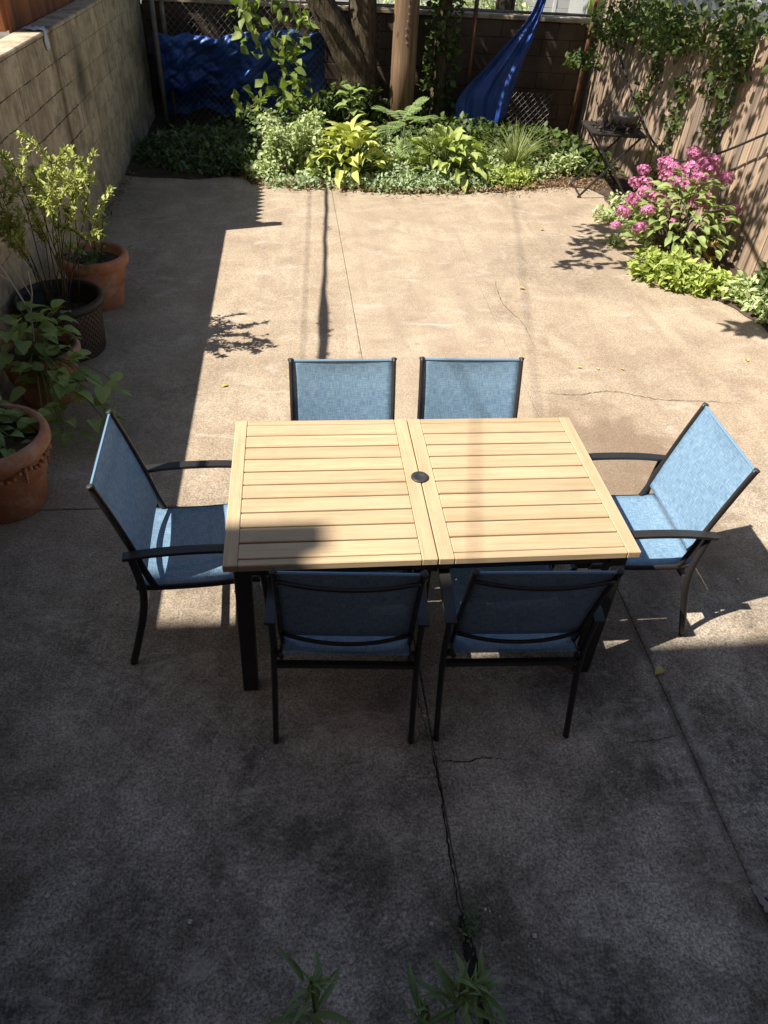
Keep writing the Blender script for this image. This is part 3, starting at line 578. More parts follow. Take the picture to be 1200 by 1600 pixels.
# ------------------------------------------------------------------ buildings around
def house(name, label, x0, x1, y0, y1, h, mat, cols, rows, face=1, stripes=0):
    t = thing(name, label, 'house'); cx, cy = (x0 + x1) / 2, (y0 + y1) / 2
    MB().box((cx, cy, h / 2), (x1 - x0, y1 - y0, h)).build('wall', mat, t)
    yf = y1 if face > 0 else y0
    MB().box((cx, yf - face * 0.06, h + 0.03), (x1 - x0 + 0.02, 0.16, 0.10)).build('cornice', 'roof_trim', t)
    for r in rows:
        for c in cols:
            w = MB(); W_, H_ = 0.95, 1.5
            for sx in (-1, 1): w.box((c + sx * W_ / 2, yf + face * 0.012, r), (0.07, 0.05, H_))
            for sz in (-1, 0, 1): w.box((c, yf + face * 0.014, r + sz * H_ / 2), (W_ + 0.07, 0.045, 0.07))
            f = w.build('window', 'white_paint', t); MB().box((c, yf + face * 0.004, r), (W_ - 0.05, 0.01, H_ - 0.05)).build('pane', 'glass_dark', f)
    for k in range(stripes): MB().box((cx, yf + face * 0.012, 0.15 + k * 0.16), (x1 - x0, 0.03, 0.15), Matrix.Rotation(face * -0.05, 3, 'X')).build('siding_board', mat, t)
    return t
house('row_house', 'brick row house standing over the near end of the patio', XL + 0.01, 4.4, -9.4, YH - 0.7, 8.30, 'brick', (0.2, 2.9), (3.4, 6.4))
house('row_house', 'lower brick row house next door beyond the block wall', -6.67, XL - 0.01, -9.4, YH, 8.42, 'brick', (-5.4, -3.3), (1.5, 4.2, 7.0))
house('row_house', 'taller brick row house two doors along', -14.0, -6.69, -9.4, YH, 9.52, 'brick', (-12.5, -10.2, -8), (1.5, 4.3, 7.4))
hb = house('siding_house', 'white sided house far beyond the back wall', -4.0, 7.0, 19.5, 27.0, 5.0, 'siding', (-2.5, 0.3, 3.4, 5.6), (1.2,), -1, 24)
hr = house('garage', 'grey clapboard garage behind the ivy topped fence', 5.6, 10.5, 12.6, 17, 3.0, 'grey_siding', (), (), -1, 17)
lp = MB().box((4.62, 12.2, 1.0), (0.62, 0.03, 1.5)).build('lime_board', 'lime_panel', None, bevel=0.004); tag(lp, 'lime green board standing beyond the corner of the back wall', 'board')

# ------------------------------------------------------------------ right fence, ivy, cable, bulb
fe = thing('board_fence', 'tall weathered plank fence on the right under trailing ivy', 'fence')
fbs = [MB().box((0, 0, 0.9), (0.022, 0.122, 1.80)).mesh('board', 'fence_board', bevel=0.004) for _ in range(3)]
y = 3.0; k = 0
while y < 11.45:
    o = link('board', fbs[k % 3], fe, (XR + 0.012 + random.uniform(-.008, .008), y + 0.07 + random.uniform(-.003, .003), random.uniform(-.01, .015)), (random.uniform(-.008, .008), 0, random.uniform(-.07, .07))); y += 0.1415; k += 1
for z in (0.35, 1.45): MB().box((XR + 0.055, 7.2, z), (0.045, 8.5, 0.09)).build('rail', 'fence_board', fe)
for y in (3.1, 5.5, 7.9, 10.3): MB().box((XR + 0.13, y, 0.95), (0.1, 0.1, 1.9)).build('post', 'fence_board', fe)
iv = thing('fence_ivy', 'thick green ivy spilling over the top of the plank fence', 'ivy', (0, 0, 0))
P = [in_ellipsoid(700, (4.12, 9.5, 1.72), (0.25, 1.5, 0.28), 0.5), in_ellipsoid(520, (4.05, 8.8, 1.62), (0.3, 0.8, 0.24), 0.5), in_ellipsoid(420, (4.1, 7.6, 1.8), (0.28, 0.7, 0.3), 0.5), in_ellipsoid(200, (4.15, 6.6, 1.9), (0.25, 0.6, 0.18), 0.5), in_ellipsoid(360, (4.05, 10.4, 1.5), (0.28, 0.7, 0.25), 0.5), in_ellipsoid(200, (3.75, 10.4, 1.12), (0.25, 0.3, 0.12), 0.5)]
def strand(pts, n, sp, r=0.007):
    st = MB(); p = limb(st, pts, r, r * .5, 5); st.build('stem', 'stem', iv, True); q = np.array([p[i] for i in rng.integers(0, len(p), n)]); return q + rng.normal(size=(n, 3)) * np.array([0.05, sp, 0.05])
P.append(strand([(4.1, 7.35, 1.7), (4.14, 7.32, 1.5), (4.16, 7.42, 1.2), (4.17, 7.5, 0.92)], 260, 0.09))
P.append(strand([(4.1, 7.6, 1.7), (4.14, 7.75, 1.45), (4.16, 7.8, 1.25)], 120, 0.08))
P.append(strand([(4.16, 8.3, 1.3), (4.18, 8.4, 0.9), (4.19, 8.45, 0.5), (4.2, 8.5, 0.05)], 240, 0.09))
P.append(strand([(4.18, 9.2, 1.4), (4.2, 9.25, 1.0), (4.2, 9.4, 0.6)], 130, 0.08))
P.append(strand([(4.1, 6.6, 1.9), (4.12, 6.55, 1.6), (4.15, 6.5, 1.45)], 90, 0.1))
foliage('foliage', iv, 'leaf_ivy', np.concatenate(P), 0.066, 0.7, flat=0.35, droop=0.25)
cb = MB().tube(smoothpath([(4.16, 10.95, 1.56), (4.12, 9.9, 1.10), (4.1, 9.1, 0.80), (4.1, 8.5, 0.61), (4.1, 7.85, 0.60), (4.1, 7.2, 0.82), (4.12, 6.4, 1.22), (4.15, 5.4, 1.75)], 8), 0.011, 6).build('hanging_cable', 'cable', None, True); tag(cb, 'thin black cable drooping along the plank fence', 'cable')
bu = thing('light_bulb', 'clear round bulb on a cord above the ivy at the far right', 'bulb', (4.1, 7.26, 2.03))
MB().lathe([(0.003, -0.032), (0.02, -0.026), (0.03, -0.006), (0.028, 0.012), (0.014, 0.028), (0.012, 0.03)], 16).build('globe', 'bulb', bu, True)
MB().lathe([(0.012, 0.03), (0.014, 0.032), (0.014, 0.06), (0.003, 0.062)], 12).build('socket', 'cable', bu, True)
MB().tube([(0, 0, 0.06), (0.02, 0.5, 0.16), (0.05, 1.2, 0.28)], 0.004, 5).build('cord', 'cable', bu)

# ------------------------------------------------------------------ overhead cables (their shadows cross the patio)
def overhead(label, p, q, z, r, lumpy=0):
    d = Vector((q[0] - p[0], q[1] - p[1], 0)) / (q[1] - p[1]); off = Vector((-0.765 * z, -0.24 * z, z)); P = []
    base = Vector((p[0], p[1], 0)); 
    for i in range(60):
        yy = 0.9 + i * 0.19; s = base + d * (yy - p[1]) + off; 
        if s.y < -0.1: continue
        P.append(s + Vector((lumpy * 0.03 * noise1(i * .5, 2), 0, 0)))
    o = thing('overhead_cable', label, 'cable', (0, 0, 0), 0, 'cables strung above the yard')
    MB().tube(P, [r * (1 + lumpy * (0.5 * abs(noise1(i * 1.3, 5)) + 5.0 * math.exp(-((p.y - 4.6) / .42) ** 2) + 2.2 * math.exp(-((p.y - 3.95) / .3) ** 2))) for i, p in enumerate(P)], 6).build('wire', 'cable', o); return o
c1 = overhead('thick vine wrapped cable overhead that throws the darkest long shadow line', (0.345, 8.05), (0.175, 4.65), 2.7, 0.017, 0.25)
def on_a(y): return 0.345 - (8.05 - y) * 0.05 - 0.765 * 2.7
P = np.concatenate([in_ellipsoid(n_, (on_a(yy), yy - .648, 2.7), (rx, ry, .04), .6) for yy, rx, ry, n_ in ((5.25, .035, .4, 70), (4.7, .03, .3, 40), (7.4, .02, .2, 12))]); foliage('foliage', c1, 'leaf_ivy', P, 0.035)
overhead('thin cable overhead beside the vine wrapped one', (0.16, 8.0), (0.03, 4.65), 4.6, 0.005)
overhead('thin slanting cable overhead whose faint shadow crosses the right half of the table', (2.485, 8.175), (1.681, 4.325), 7.0, 0.006)

# ------------------------------------------------------------------ dining table
TX0, TX1, TY0, TY1, TZ = -0.287, 1.261, 1.800, 2.715, 0.75
tb = thing('patio_table', 'long patio dining table with pale slatted wood top and dark metal legs', 'table', ((TX0 + TX1) / 2, (TY0 + TY1) / 2, 0))
W2, D2 = (TX1 - TX0) / 2, (TY1 - TY0) / 2; TH = 0.032; zc = TZ - TH / 2
def plank(L, w, bev=0.0035): return MB().box((0, 0, 0), (L, w, TH)).mesh('slat', 'table_wood', bevel=bev)
for s in (-1, 1):
    xa, xb = (-W2, -0.002) if s < 0 else (0.002, W2)
    ew, mw, fw = 0.052, 0.058, 0.032
    side_me = MB().box((0, 0, 0), (2 * D2, 0.055, TH)).mesh('edge_board', 'table_wood', bevel=0.003)
    xo = xa + ew / 2 if s < 0 else xb - ew / 2; xi = xb - mw / 2 if s < 0 else xa + mw / 2
    link('edge_board', MB().box((0, 0, 0), (2 * D2, ew, TH)).mesh('edge_board', 'table_wood', bevel=0.003), tb, (xo, 0, zc), (0, 0, math.pi / 2))
    link('edge_board', MB().box((0, 0, 0), (2 * D2, mw, TH)).mesh('edge_board', 'table_wood', bevel=0.003), tb, (xi, 0, zc), (0, 0, math.pi / 2))
    sa, sb = (xa + ew + 0.001, xb - mw - 0.001) if s < 0 else (xa + mw + 0.001, xb - ew - 0.001); sl_ = sb - sa; sc_ = (sa + sb) / 2
    for yy in (-D2 + fw / 2, D2 - fw / 2): link('edge_board', plank(sl_, fw), tb, (sc_, yy, zc - 0.0005))
    inner = 2 * D2 - 2 * fw; p_ = inner / 10; me = plank(sl_, p_ - 0.0085, 0.003)
    for k in range(10): link('slat', me, tb, (sc_, -D2 + fw + p_ * (k + .5), zc - 0.0005 + random.uniform(-.0008, .0003)))
MB().lathe([(0.004, 0.0), (0.034, 0.0), (0.037, 0.002), (0.036, 0.006), (0.03, 0.0085), (0.016, 0.0085), (0.014, 0.006), (0.004, 0.006)], 28, (-0.003, 0.02, TZ)).build('umbrella_hole_plug', 'cap_grey', tb, True)
ap = TZ - TH - 0.024
for a, b in (((-W2 + .04, -D2 + .035), (W2 - .04, -D2 + .035)), ((-W2 + .04, D2 - .035), (W2 - .04, D2 - .035)), ((-W2 + .035, -D2 + .05), (-W2 + .035, D2 - .05)), ((W2 - .035, -D2 + .05), (W2 - .035, D2 - .05)), ((-0.03, -D2 + .05), (-0.03, D2 - .05)), ((0.03, -D2 + .05), (0.03, D2 - .05))):
    MB().bar((*a, ap), (*b, ap), 0.022, 0.042).build('apron_rail', 'metal', tb)
for sx in (-1, 1):
    for sy in (-1, 1):
        MB().bar((sx * (W2 - .065), sy * (D2 - .045), ap + 0.02), (sx * (W2 - .05), sy * (D2 - .035), 0), 0.062, 0.062, (1, 0, 0)).build('leg', 'metal', tb, bevel=0.006, seg=2)

# ------------------------------------------------------------------ chairs
RAIL = smoothpath([(0, -.292, .95), (0, -.258, .84), (0, -.222, .71), (0, -.194, .60), (0, -.174, .51), (0, -.150, .43)], 6)
SEAT = smoothpath([(0, -.222, .432), (0, -.12, .424), (0, .05, .424), (0, .2, .434), (0, .285, .43), (0, .322, .405)], 6)
CW = 0.237
def railp(t, C=RAIL):
    f = t * (len(C) - 1); i = min(int(f), len(C) - 2); return C[i].lerp(C[i + 1], f - i)
def make_chair():
    t = thing('patio_chair', '-', 'chair', (0, 0, 0), 0, 'sling armchairs round the patio table')
    for sx in (-1, 1):
        r = MB().tube([p + Vector((sx * CW, 0, 0)) for p in RAIL], 0.0145, 10, 0.0095, (1, 0, 0)).build('side_rail', 'metal', t, True)
        MB().tube([p + Vector((sx * CW, 0, 0)) for p in SEAT], 0.0145, 10, 0.0095, (1, 0, 0)).build('seat_rail', 'metal', t, True)
        cap = MB().lathe([(0.003, -.006), (0.0125, -.006), (0.0135, -.002), (0.013, .003), (0.008, .005), (0.002, .0055)], 12).build('end_cap', 'cap_grey', r, True)
        cap.location = (sx * CW, -.2925, .951); cap.rotation_euler = (math.radians(17), 0, 0)
        xo = sx * 0.268
        MB().tube(smoothpath([(xo, -.208, .635), (xo, -.196, .52), (xo, -.193, .42), (xo, -.214, .30), (xo, -.256, .15), (xo, -.302, 0)], 5), 0.016, 10, 0.012, (1, 0, 0)).build('rear_leg', 'metal', t, True)
        MB().tube(smoothpath([(xo, .30, 0), (xo, .292, .2), (xo, .285, .4), (xo, .268, .52), (xo, .235, .59), (xo, .20, .617)], 5), 0.016, 10, 0.012, (1, 0, 0)).build('front_leg', 'metal', t, True)
        ar = MB(); A = smoothpath([(xo, -.235, .632), (xo, -.1, .646), (xo, .06, .648), (xo, .18, .638), (xo, .252, .60), (xo, .278, .545)], 6); k0 = len(ar.v)
        for i, p in enumerate(A):
            d = (A[min(i + 1, len(A) - 1)] - A[max(i - 1, 0)]).normalized(); u = Vector((1, 0, 0)).cross(d); w = 0.020 if i < len(A) - 8 else 0.020 - 0.008 * (i - len(A) + 8) / 8
            for a, b in ((-1, -1), (1, -1), (1, 1), (-1, 1)): ar.v.append(p + Vector((a * w, 0, 0)) + u * b * 0.0065)
        for i in range(len(A) - 1):
            for j in range(4): ar.f.append((i * 4 + j, i * 4 + (j + 1) % 4, i * 4 + 4 + (j + 1) % 4, i * 4 + 4 + j))
        e = (len(A) - 1) * 4; ar.f += [(0, 1, 2, 3), (e + 3, e + 2, e + 1, e)]
        ar.build('armrest', 'metal', t)
        MB().bar((sx * (CW - .005), -.19, .415), (xo, -.193, .415), 0.02, 0.02).build('bracket', 'metal', t); MB().bar((sx * (CW - .005), .27, .41), (xo, .285, .41), 0.02, 0.02).build('bracket', 'metal', t)
    def cross(z, y, bow, r, name):
        MB().tube(smoothpath([(-CW + .006, y, z), (-.12, y - bow * .75, z - bow * .4), (0, y - bow, z - bow * .55), (.12, y - bow * .75, z - bow * .4), (CW - .006, y, z)], 4), r, 8).build(name, 'metal', t, True)
    cross(.905, -.292, .022, .008, 'back_brace'); cross(.525, -.190, .03, .008, 'back_brace')
    MB().bar((-.268, -.20, .362), (.268, -.20, .362), .022, .022).build('stretcher', 'metal', t); MB().bar((-.268, .286, .385), (.268, .286, .385), .022, .022).build('stretcher', 'metal', t)
    def sl(t0, t1, sag, nrm, C):
        m = MB(); 
        def fn(u, v):
            p = railp(t0 + (t1 - t0) * v, C); k = (1 - (2 * u - 1) ** 2) * sag * min(1, 6 * v, 6 * (1 - v) + .25)
            return ((2 * u - 1) * (CW + .002), p.y + nrm[0] * k, p.z + nrm[1] * k + 0.012 * (nrm[1] != 0) + 0.0)
        m.grid(12, 20, fn); return m
    n = len(RAIL) - 1
    b = sl(0.004, 0.82, 0.014, (-1, -0.0), RAIL); o = b.build('backrest', 'sling', t, True); add_uv(o.data, lambda c: (c.x, c.z)); solidify(o, 0.003)
    s_ = sl(0.02, 1.0, 0.018, (0, -1), SEAT); o = s_.build('seat', 'sling', t, True); add_uv(o.data, lambda c: (c.x, c.y)); solidify(o, 0.003)
    MB().tube([(-CW, -.291, .945), (CW, -.291, .945)], 0.006, 6).build('top_hem', 'sling', t)
    return t
proto = make_chair()
pi = math.pi
spots = [(0.160, 1.842, -4.3, 'blue sling armchair on the near side of the table, left one, back to viewer'),
         (0.790, 1.815, -2.6, 'blue sling armchair on the near side of the table, right one, back to viewer'),
         (0.203, 2.615, 180.5, 'blue sling armchair across the table facing viewer, nearer the wall shadow'),
         (0.800, 2.62, 179.0, 'blue sling armchair across the table facing viewer, nearer the sunlit corner'),
         (-0.452, 2.262, -87.5, 'half shaded blue sling armchair at the table end by the block wall'),
         (1.470, 2.266, 88.5, 'fully sunlit pale blue sling armchair at the table end by the hydrangea')]
for i, (x, y, a, lab) in enumerate(spots):
    o = proto if i == 0 else copy_tree(proto)
    o.location = (x, y, 0.001); o.rotation_euler = (0, 0, math.radians(a)); o['label'] = lab

# ------------------------------------------------------------------ pots
def pot(label, c, prof, mat, rim, soil_z, soil_r, name='flower_pot', group='pots along the block wall'):
    t = thing(name, label, 'pot', (c[0], c[1], 0.001), 0, group)
    MB().lathe(prof, 56).build('body', mat, t, True)
    MB().lathe([(soil_r * .02, soil_z + .015), (soil_r * .5, soil_z + .01), (soil_r, soil_z)], 30).build('soil', 'soil', t)
    return t
def tprof(R, r, h, wallt=0.025):
    return [(r * .6, 0), (r, 0), (r * 1.03, .01), (r + (R - r) * .35, h * .45), (r + (R - r) * .38, h * .47), (r + (R - r) * .50, h * .49), (r + (R - r) * .62, h * .72), (R * .93, h * .80), (R * .97, h * .82), (R, h * .85), (R, h * .93), (R * .97, h * .98), (R * .94, h), (R - wallt - .012, h), (R - wallt - .02, h * .94), (R - wallt - .05, h * .7), (R * .5, h * .68)]
p1 = pot('large rimmed orange terracotta pot furthest along the block wall', (-1.54, 5.56), tprof(.262, .165, .40), 'terracotta', 0, .33, .215)
p2 = pot('tall dark brown pot with basket weave side', (-1.61, 4.80), [(.15, 0), (.225, 0), (.232, .01), (.262, .345), (.262, .35), (.285, .352), (.288, .365), (.288, .39), (.28, .40), (.262, .40), (.255, .36), (.24, .2), (.1, .2)], 'dark_plastic', 0, .24, .235)
bk_ = MB()
for k in range(44):
    th = 2 * pi * k / 44
    for j in range(14):
        z = .025 + j * .023; rr = .229 + .030 * z / .345
        bk_.box((rr * math.cos(th + (j % 2) * pi / 44), rr * math.sin(th + (j % 2) * pi / 44), z), (0.012, 0.027, 0.018), Matrix.Rotation(th + (j % 2) * pi / 44, 3, 'Z'))
bk_.build('basket_weave', 'basket', p2)['kind'] = 'stuff'
p3 = pot('weathered mossy terracotta pot half hidden by leafy green plants', (-1.60, 4.16), tprof(.25, .16, .36), 'old_terracotta', 0, .30, .20)
p4 = pot('nearest terracotta pot with moulded garlands below its thick rim', (-1.555, 3.10), tprof(.29, .185, .44), 'terracotta', 0, .37, .24)
ga = MB()
for k in range(9):
    a0 = 2 * pi * k / 9
    for i in range(7):
        a = a0 + (i / 6) * 2 * pi / 9; z = .355 - .055 * math.sin(pi * i / 6); rr = .185 + .105 * .50 + .105 * .14 * (z - .215) / .1 + .012
        ga.lathe([(.002, -.012), (.012, -.006), (.012, .006), (.002, .012)], 7, (rr * math.cos(a), rr * math.sin(a), z))
    a = a0; 
    for i in range(5): ga.lathe([(.002, -.014), (.013 - .0015 * i, -.005), (.011 - .0015 * i, .007), (.002, .014)], 7, ((.268 - .003 * i) * math.cos(a), (.268 - .003 * i) * math.sin(a), .345 - .022 * i))
ga.build('garland_relief', 'terracotta', p4, True)
# arching leaf used as separate parts
def big_leaf(name, mat, L, W, arch=0.25, fold=0.12, wave=0.0, tip=1.6, pet=0.0, n=8, heart=False, ribs=0):
    m = MB()
    def fn(u, v):
        w = W / 2 * (math.sin(pi * min(1, v * 0.96 + 0.04) ** (0.62 if heart else 0.8)) ** 0.85) * (1 - 0.12 * v ** tip)
        a = (2 * u - 1); y = pet + L * v; z = arch * L * (math.sin(v * pi * 0.62) - 0.75 * v * v) + fold * abs(a) * w * 2 + wave * W * math.sin(v * 13 + a * 2) * abs(a) + ribs * math.cos(a * 14) * 0.004
        return (a * w, y, z + (0 if not heart else 0.04 * L * abs(a) * (1 - v)))
    m.grid(6 if not ribs else 12, n, fn)
    if pet: m.tube([(0, 0, -0.02), (0, pet * .6, 0.0), (0, pet + .02, 0.004)], 0.004, 5)
    me = m.mesh(name, mat, True); return me
def set_leaf(me, parent, p, az, pitch, s, roll=0, name='leaf'):
    return link(name, me, parent, p, (pitch, roll, az), (s, s, s))
# shrub in the dark pot: many thin stems, small upright leaves
shb = thing('potted_shrub', 'tall twiggy shrub with small yellow green leaves in the dark pot', 'shrub', (0, 0, 0))
m = MB(); LP, LD = [], []
for k in range(19):
    a = random.uniform(0, 6.28); r0 = random.uniform(.02, .12); b = Vector((-1.62 + r0 * math.cos(a), 4.8 + r0 * math.sin(a), .23)); h = random.uniform(.6, 1.0)
    sp = random.uniform(.06, .22); top = b + Vector((sp * math.cos(a) + random.uniform(-.04, .16), sp * math.sin(a) * .6 + random.uniform(-.24, .06), h))
    if k < 5: top = Vector([(-1.20, 4.70, 1.26), (-1.36, 4.52, 1.34), (-1.26, 4.86, 1.14), (-1.58, 4.50, 1.36), (-1.18, 4.60, 1.02)][k])
    if top.x < XL + .12: top.x = XL + .12
    p = limb(m, [b, b.lerp(top, .35) + Vector((.01, .02, .05)), b.lerp(top, .7) + Vector((random.uniform(-.04, .04), .02, .04)), top], .0045, .002, 5)
    N = len(p)
    for j in range(3):
        i0 = random.randint(int(N * .6), N - 2); tw = p[i0] + Vector((random.uniform(-.16, .16), random.uniform(-.16, .12), random.uniform(.06, .24)))
        if tw.x < XL + .08: tw.x = XL + .08
        q = limb(m, [p[i0], p[i0].lerp(tw, .5) + Vector((0, 0, .02)), tw], .003, .0015, 4, 4)
        for pp_ in q[1:]:
            for _ in range(7): LP.append(np.array(pp_) + rng.normal(size=3) * .006); LD.append(np.array(tw - p[i0]))
    for i in range(int(N * .72), N):
        for _ in range(3): LP.append(np.array(p[i]) + rng.normal(size=3) * .006); LD.append(np.array([0, 0, .2]))
m.build('stem', 'stem', shb, True)
LP = np.array(LP); LD = unit(unit(np.array(LD)) * 0.7 + rdir(len(LP), 0.1) * 1.0); L = rng.uniform(.026, .048, len(LP))
link('foliage', leaf_mesh('foliage', LP, LD, unit(rdir(len(LP)) * .6 + np.array([0, 0, 1])), L, L * .42, 'leaf_shrub', fold=.2, droop=.06), shb)
# bare pale twigs
bt_ = thing('bare_twig', 'bleached leafless branching twig leaning at the left edge', 'twig', (0, 0, 0))
m = MB(); limb(m, [(-1.66, 4.28, .3), (-1.64, 4.3, .5), (-1.70, 4.33, .68), (-1.78, 4.36, .86)], .008, .004, 6); limb(m, [(-1.645, 4.3, .48), (-1.60, 4.32, .62), (-1.59, 4.33, .76)], .006, .003, 5); limb(m, [(-1.605, 4.32, .6), (-1.64, 4.33, .7), (-1.66, 4.33, .74)], .004, .002, 5); limb(m, [(-1.71, 4.33, .7), (-1.76, 4.3, .76)], .004, .002, 5); m.build('branch', 'pale_twig', bt_, True)
# small sprig in the rear terracotta pot
sg = thing('potted_sprig', 'small leafy sprig growing in the rear terracotta pot', 'plant', (0, 0, 0))
m = MB(); P = []
for a in ([(-1.5, 5.62, .33), (-1.46, 5.66, .5), (-1.44, 5.7, .64)], [(-1.5, 5.62, .33), (-1.52, 5.6, .48), (-1.47, 5.62, .58)], [(-1.62, 5.5, .33), (-1.62, 5.46, .45), (-1.66, 5.42, .52)]):
    m = MB(); p = limb(m, a, .004, .002, 5); P += [np.array(q) + rng.normal(size=3) * .018 for q in p[4:] for _ in range(4)]; m.build('stem', 'stem', sg)
foliage('foliage', sg, 'leaf_shrub', np.array(P), .05, .45, flat=.5)
foliage('undergrowth', sg, 'leaf_dark', np.array([-1.56, 5.5, .36]) + rng.normal(size=(120, 3)) * np.array([.09, .09, .03]), .06, .45)
# broad-leaved plants
lf = [big_leaf('leaf', 'leaf_pot', 1, .78, .18, .10, 0.02, heart=True), big_leaf('leaf', 'leaf_pot', 1, .68, .3, .14, 0.03, heart=True)]
def leafy(name, label, centers, size, seed, stems_from):
    r = random.Random(seed); t = thing(name, label, 'plant', (0, 0, 0)); m = MB()
    for (c, rad, n) in centers:
        for k in range(n):
            a = r.uniform(0, 6.28); q = r.random() ** .5; p = Vector((c[0] + rad[0] * q * math.cos(a), c[1] + rad[1] * q * math.sin(a), c[2] + r.uniform(-1, 1) * rad[2] + rad[2] * .6 * (1 - q)))
            if p.x < XL + .06: p.x = XL + .06
            s = size * r.uniform(.6, 1.15)
            set_leaf(r.choice(lf), t, p, a - pi / 2 + r.uniform(-.7, .7), r.uniform(-.75, .15), s, r.uniform(-.35, .35))
            if k % 2 == 0: b = Vector(stems_from); limb(m, [b + Vector((r.uniform(-.08, .08), r.uniform(-.08, .08), 0)), b.lerp(p, .5) + Vector((0, 0, .08)), p], .004, .002, 5, 4)
    m.build('stem', 'green_stem', t, True); return t
leafy('leafy_plant', 'broad leaved green plant sprawling out of the weathered pot toward the patio', [((-1.62, 4.12, .46), (.24, .24, .10), 48), ((-1.40, 3.80, .32), (.22, .2, .12), 44), ((-1.12, 3.74, .30), (.14, .12, .06), 10), ((-1.32, 3.62, .16), (.22, .18, .09), 28)], .115, 3, (-1.58, 4.08, .28))
leafy('leafy_plant', 'low green plant filling the nearest terracotta pot', [((-1.58, 3.12, .41), (.22, .22, .05), 50), ((-1.7, 3.3, .48), (.16, .14, .08), 24)], .10, 4, (-1.58, 3.12, .36))
tw = thing('garden_stake', 'thin pale cane standing among the broad leaves at the left edge', 'stake', (0, 0, 0)); MB().tube([(-1.58, 3.42, .3), (-1.60, 3.5, .7), (-1.66, 3.62, 1.15)], .006, 6).build('cane', 'pale_twig', tw, True)

# ------------------------------------------------------------------ bed plants
hl = [big_leaf('leaf', 'leaf_hosta_lime', 1, .50, .30, .2, .04, ribs=1), big_leaf('leaf', 'leaf_hosta_lime', 1, .42, .36, .26, .06, ribs=1), big_leaf('leaf', 'leaf_hosta_lime', 1, .46, .16, .3, .08, ribs=1)]
hg = [big_leaf('leaf', 'leaf_hosta', 1, .52, .28, .2, .04, ribs=1), big_leaf('leaf', 'leaf_hosta', 1, .44, .36, .26, .06, ribs=1), big_leaf('leaf', 'leaf_hosta', 1, .50, .16, .3, .08, ribs=1)]
def hosta(label, c, R, H_, mes, size, seed, n):
    r = random.Random(seed); t = thing('hosta', label, 'plant', (c[0], c[1], .03), 0, 'hostas in the planting bed'); m = MB()
    for k in range(n):
        q = (k + .5) / n; a = k * 2.39996 + r.uniform(-.3, .3); rr = R * (q ** .6); z = H_ * (1 - .75 * q ** 1.6) + r.uniform(-.03, .03); p = Vector((rr * .62 * math.cos(a), rr * .62 * math.sin(a), z))
        s = size * r.uniform(.75, 1.15); set_leaf(r.choice(mes), t, p + Vector((r.uniform(-.05, .05), r.uniform(-.05, .05), r.uniform(-.04, .04))), a - pi / 2 + r.uniform(-.8, .8), .6 * (1 - q) - .4 * q + r.uniform(-.4, .35), s * r.uniform(.7, 1.05), r.uniform(-.6, .6))
        m.tube([(.04 * math.cos(a), .04 * math.sin(a), 0), (p.x * .6, p.y * .6, z * .75), p], .006, 5)
    m.build('stem', 'green_stem', t, True); return t
hosta('yellow green hosta glowing in the sun beside the pale shrub', (.67, 9.02), .56, .42, hl, .24, 1, 120)
hosta('mid green hosta with broad ribbed leaves below the utility pole', (1.84, 9.12), .68, .34, hg, .25, 2, 120)
def clump(name, label, cat, mat, specs, size, wr=.6, flat=.8, stems=True, kind=None, **kw):
    if kind:
        P = np.concatenate([in_ellipsoid(n, c, r, .35) for c, r, n in specs]); P[:, 2] = np.maximum(P[:, 2], .02)
        o = foliage(name, None, mat, P, size, wr, flat=flat, **kw); return tag(o, label, cat, kind=kind)
    t = thing(name, label, cat, (0, 0, 0)); P = np.concatenate([in_ellipsoid(n, c, r, .35) for c, r, n in specs]); P[:, 2] = np.maximum(P[:, 2], .02)
    foliage('foliage', t, mat, P, size, wr, flat=flat, **kw)
    m = MB()
    for c, r, n in specs:
        for k in range(7): a = random.uniform(0, 6.28); limb(m, [(c[0] + .03 * math.cos(a), c[1] + .03 * math.sin(a), .0), (c[0] + r[0] * .35 * math.cos(a), c[1] + r[1] * .35 * math.sin(a), c[2] * .7), (c[0] + r[0] * .8 * math.cos(a), c[1] + r[1] * .8 * math.sin(a), c[2] + r[2] * .5)], .006, .002, 5, 4)
    m.build('stem', 'green_stem', t); return t
clump('pale_shrub', 'pale green mounded shrub with small leaves at the sunlit corner of the bed', 'shrub', 'leaf_pale', [((-.30 + .62 * random.random(), 8.92 + .55 * random.random(), .10 + .42 * random.random() ** 1.3), (.07 + .06 * random.random(), .09, .13 + .12 * random.random()), 105) for _ in range(26)] + [((-.35, 8.9, .1), (.25, .2, .12), 300)], .055)
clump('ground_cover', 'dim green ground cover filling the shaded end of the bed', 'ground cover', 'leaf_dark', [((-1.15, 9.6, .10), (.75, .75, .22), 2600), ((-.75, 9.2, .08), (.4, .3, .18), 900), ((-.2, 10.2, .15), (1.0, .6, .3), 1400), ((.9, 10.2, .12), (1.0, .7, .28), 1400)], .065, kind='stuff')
clump('ground_cover', 'silvery low ground cover edging the bed below the hostas', 'ground cover', 'leaf_silver', [((1.15, 8.62, .05), (.42, .17, .12), 900), ((1.65, 8.66, .05), (.4, .16, .11), 800), ((2.05, 8.75, .05), (.3, .15, .10), 450), ((0.05, 8.66, .04), (.4, .15, .09), 450), ((1.45, 8.85, .10), (.5, .2, .14), 700), ((.75, 8.68, .05), (.35, .14, .10), 450), ((1.3, 9.2, .12), (.35, .3, .16), 500)], .05, kind='stuff')
clump('ground_cover', 'dark ivy ground cover in the shade under the diagonal tarp', 'ground cover', 'leaf_ivy', [((3.1, 10.1, .12), (.9, .7, .26), 1800), ((2.2, 10.3, .14), (.8, .6, .30), 1100), ((3.7, 9.6, .08), (.5, .5, .18), 700)], .075, .8, kind='stuff')
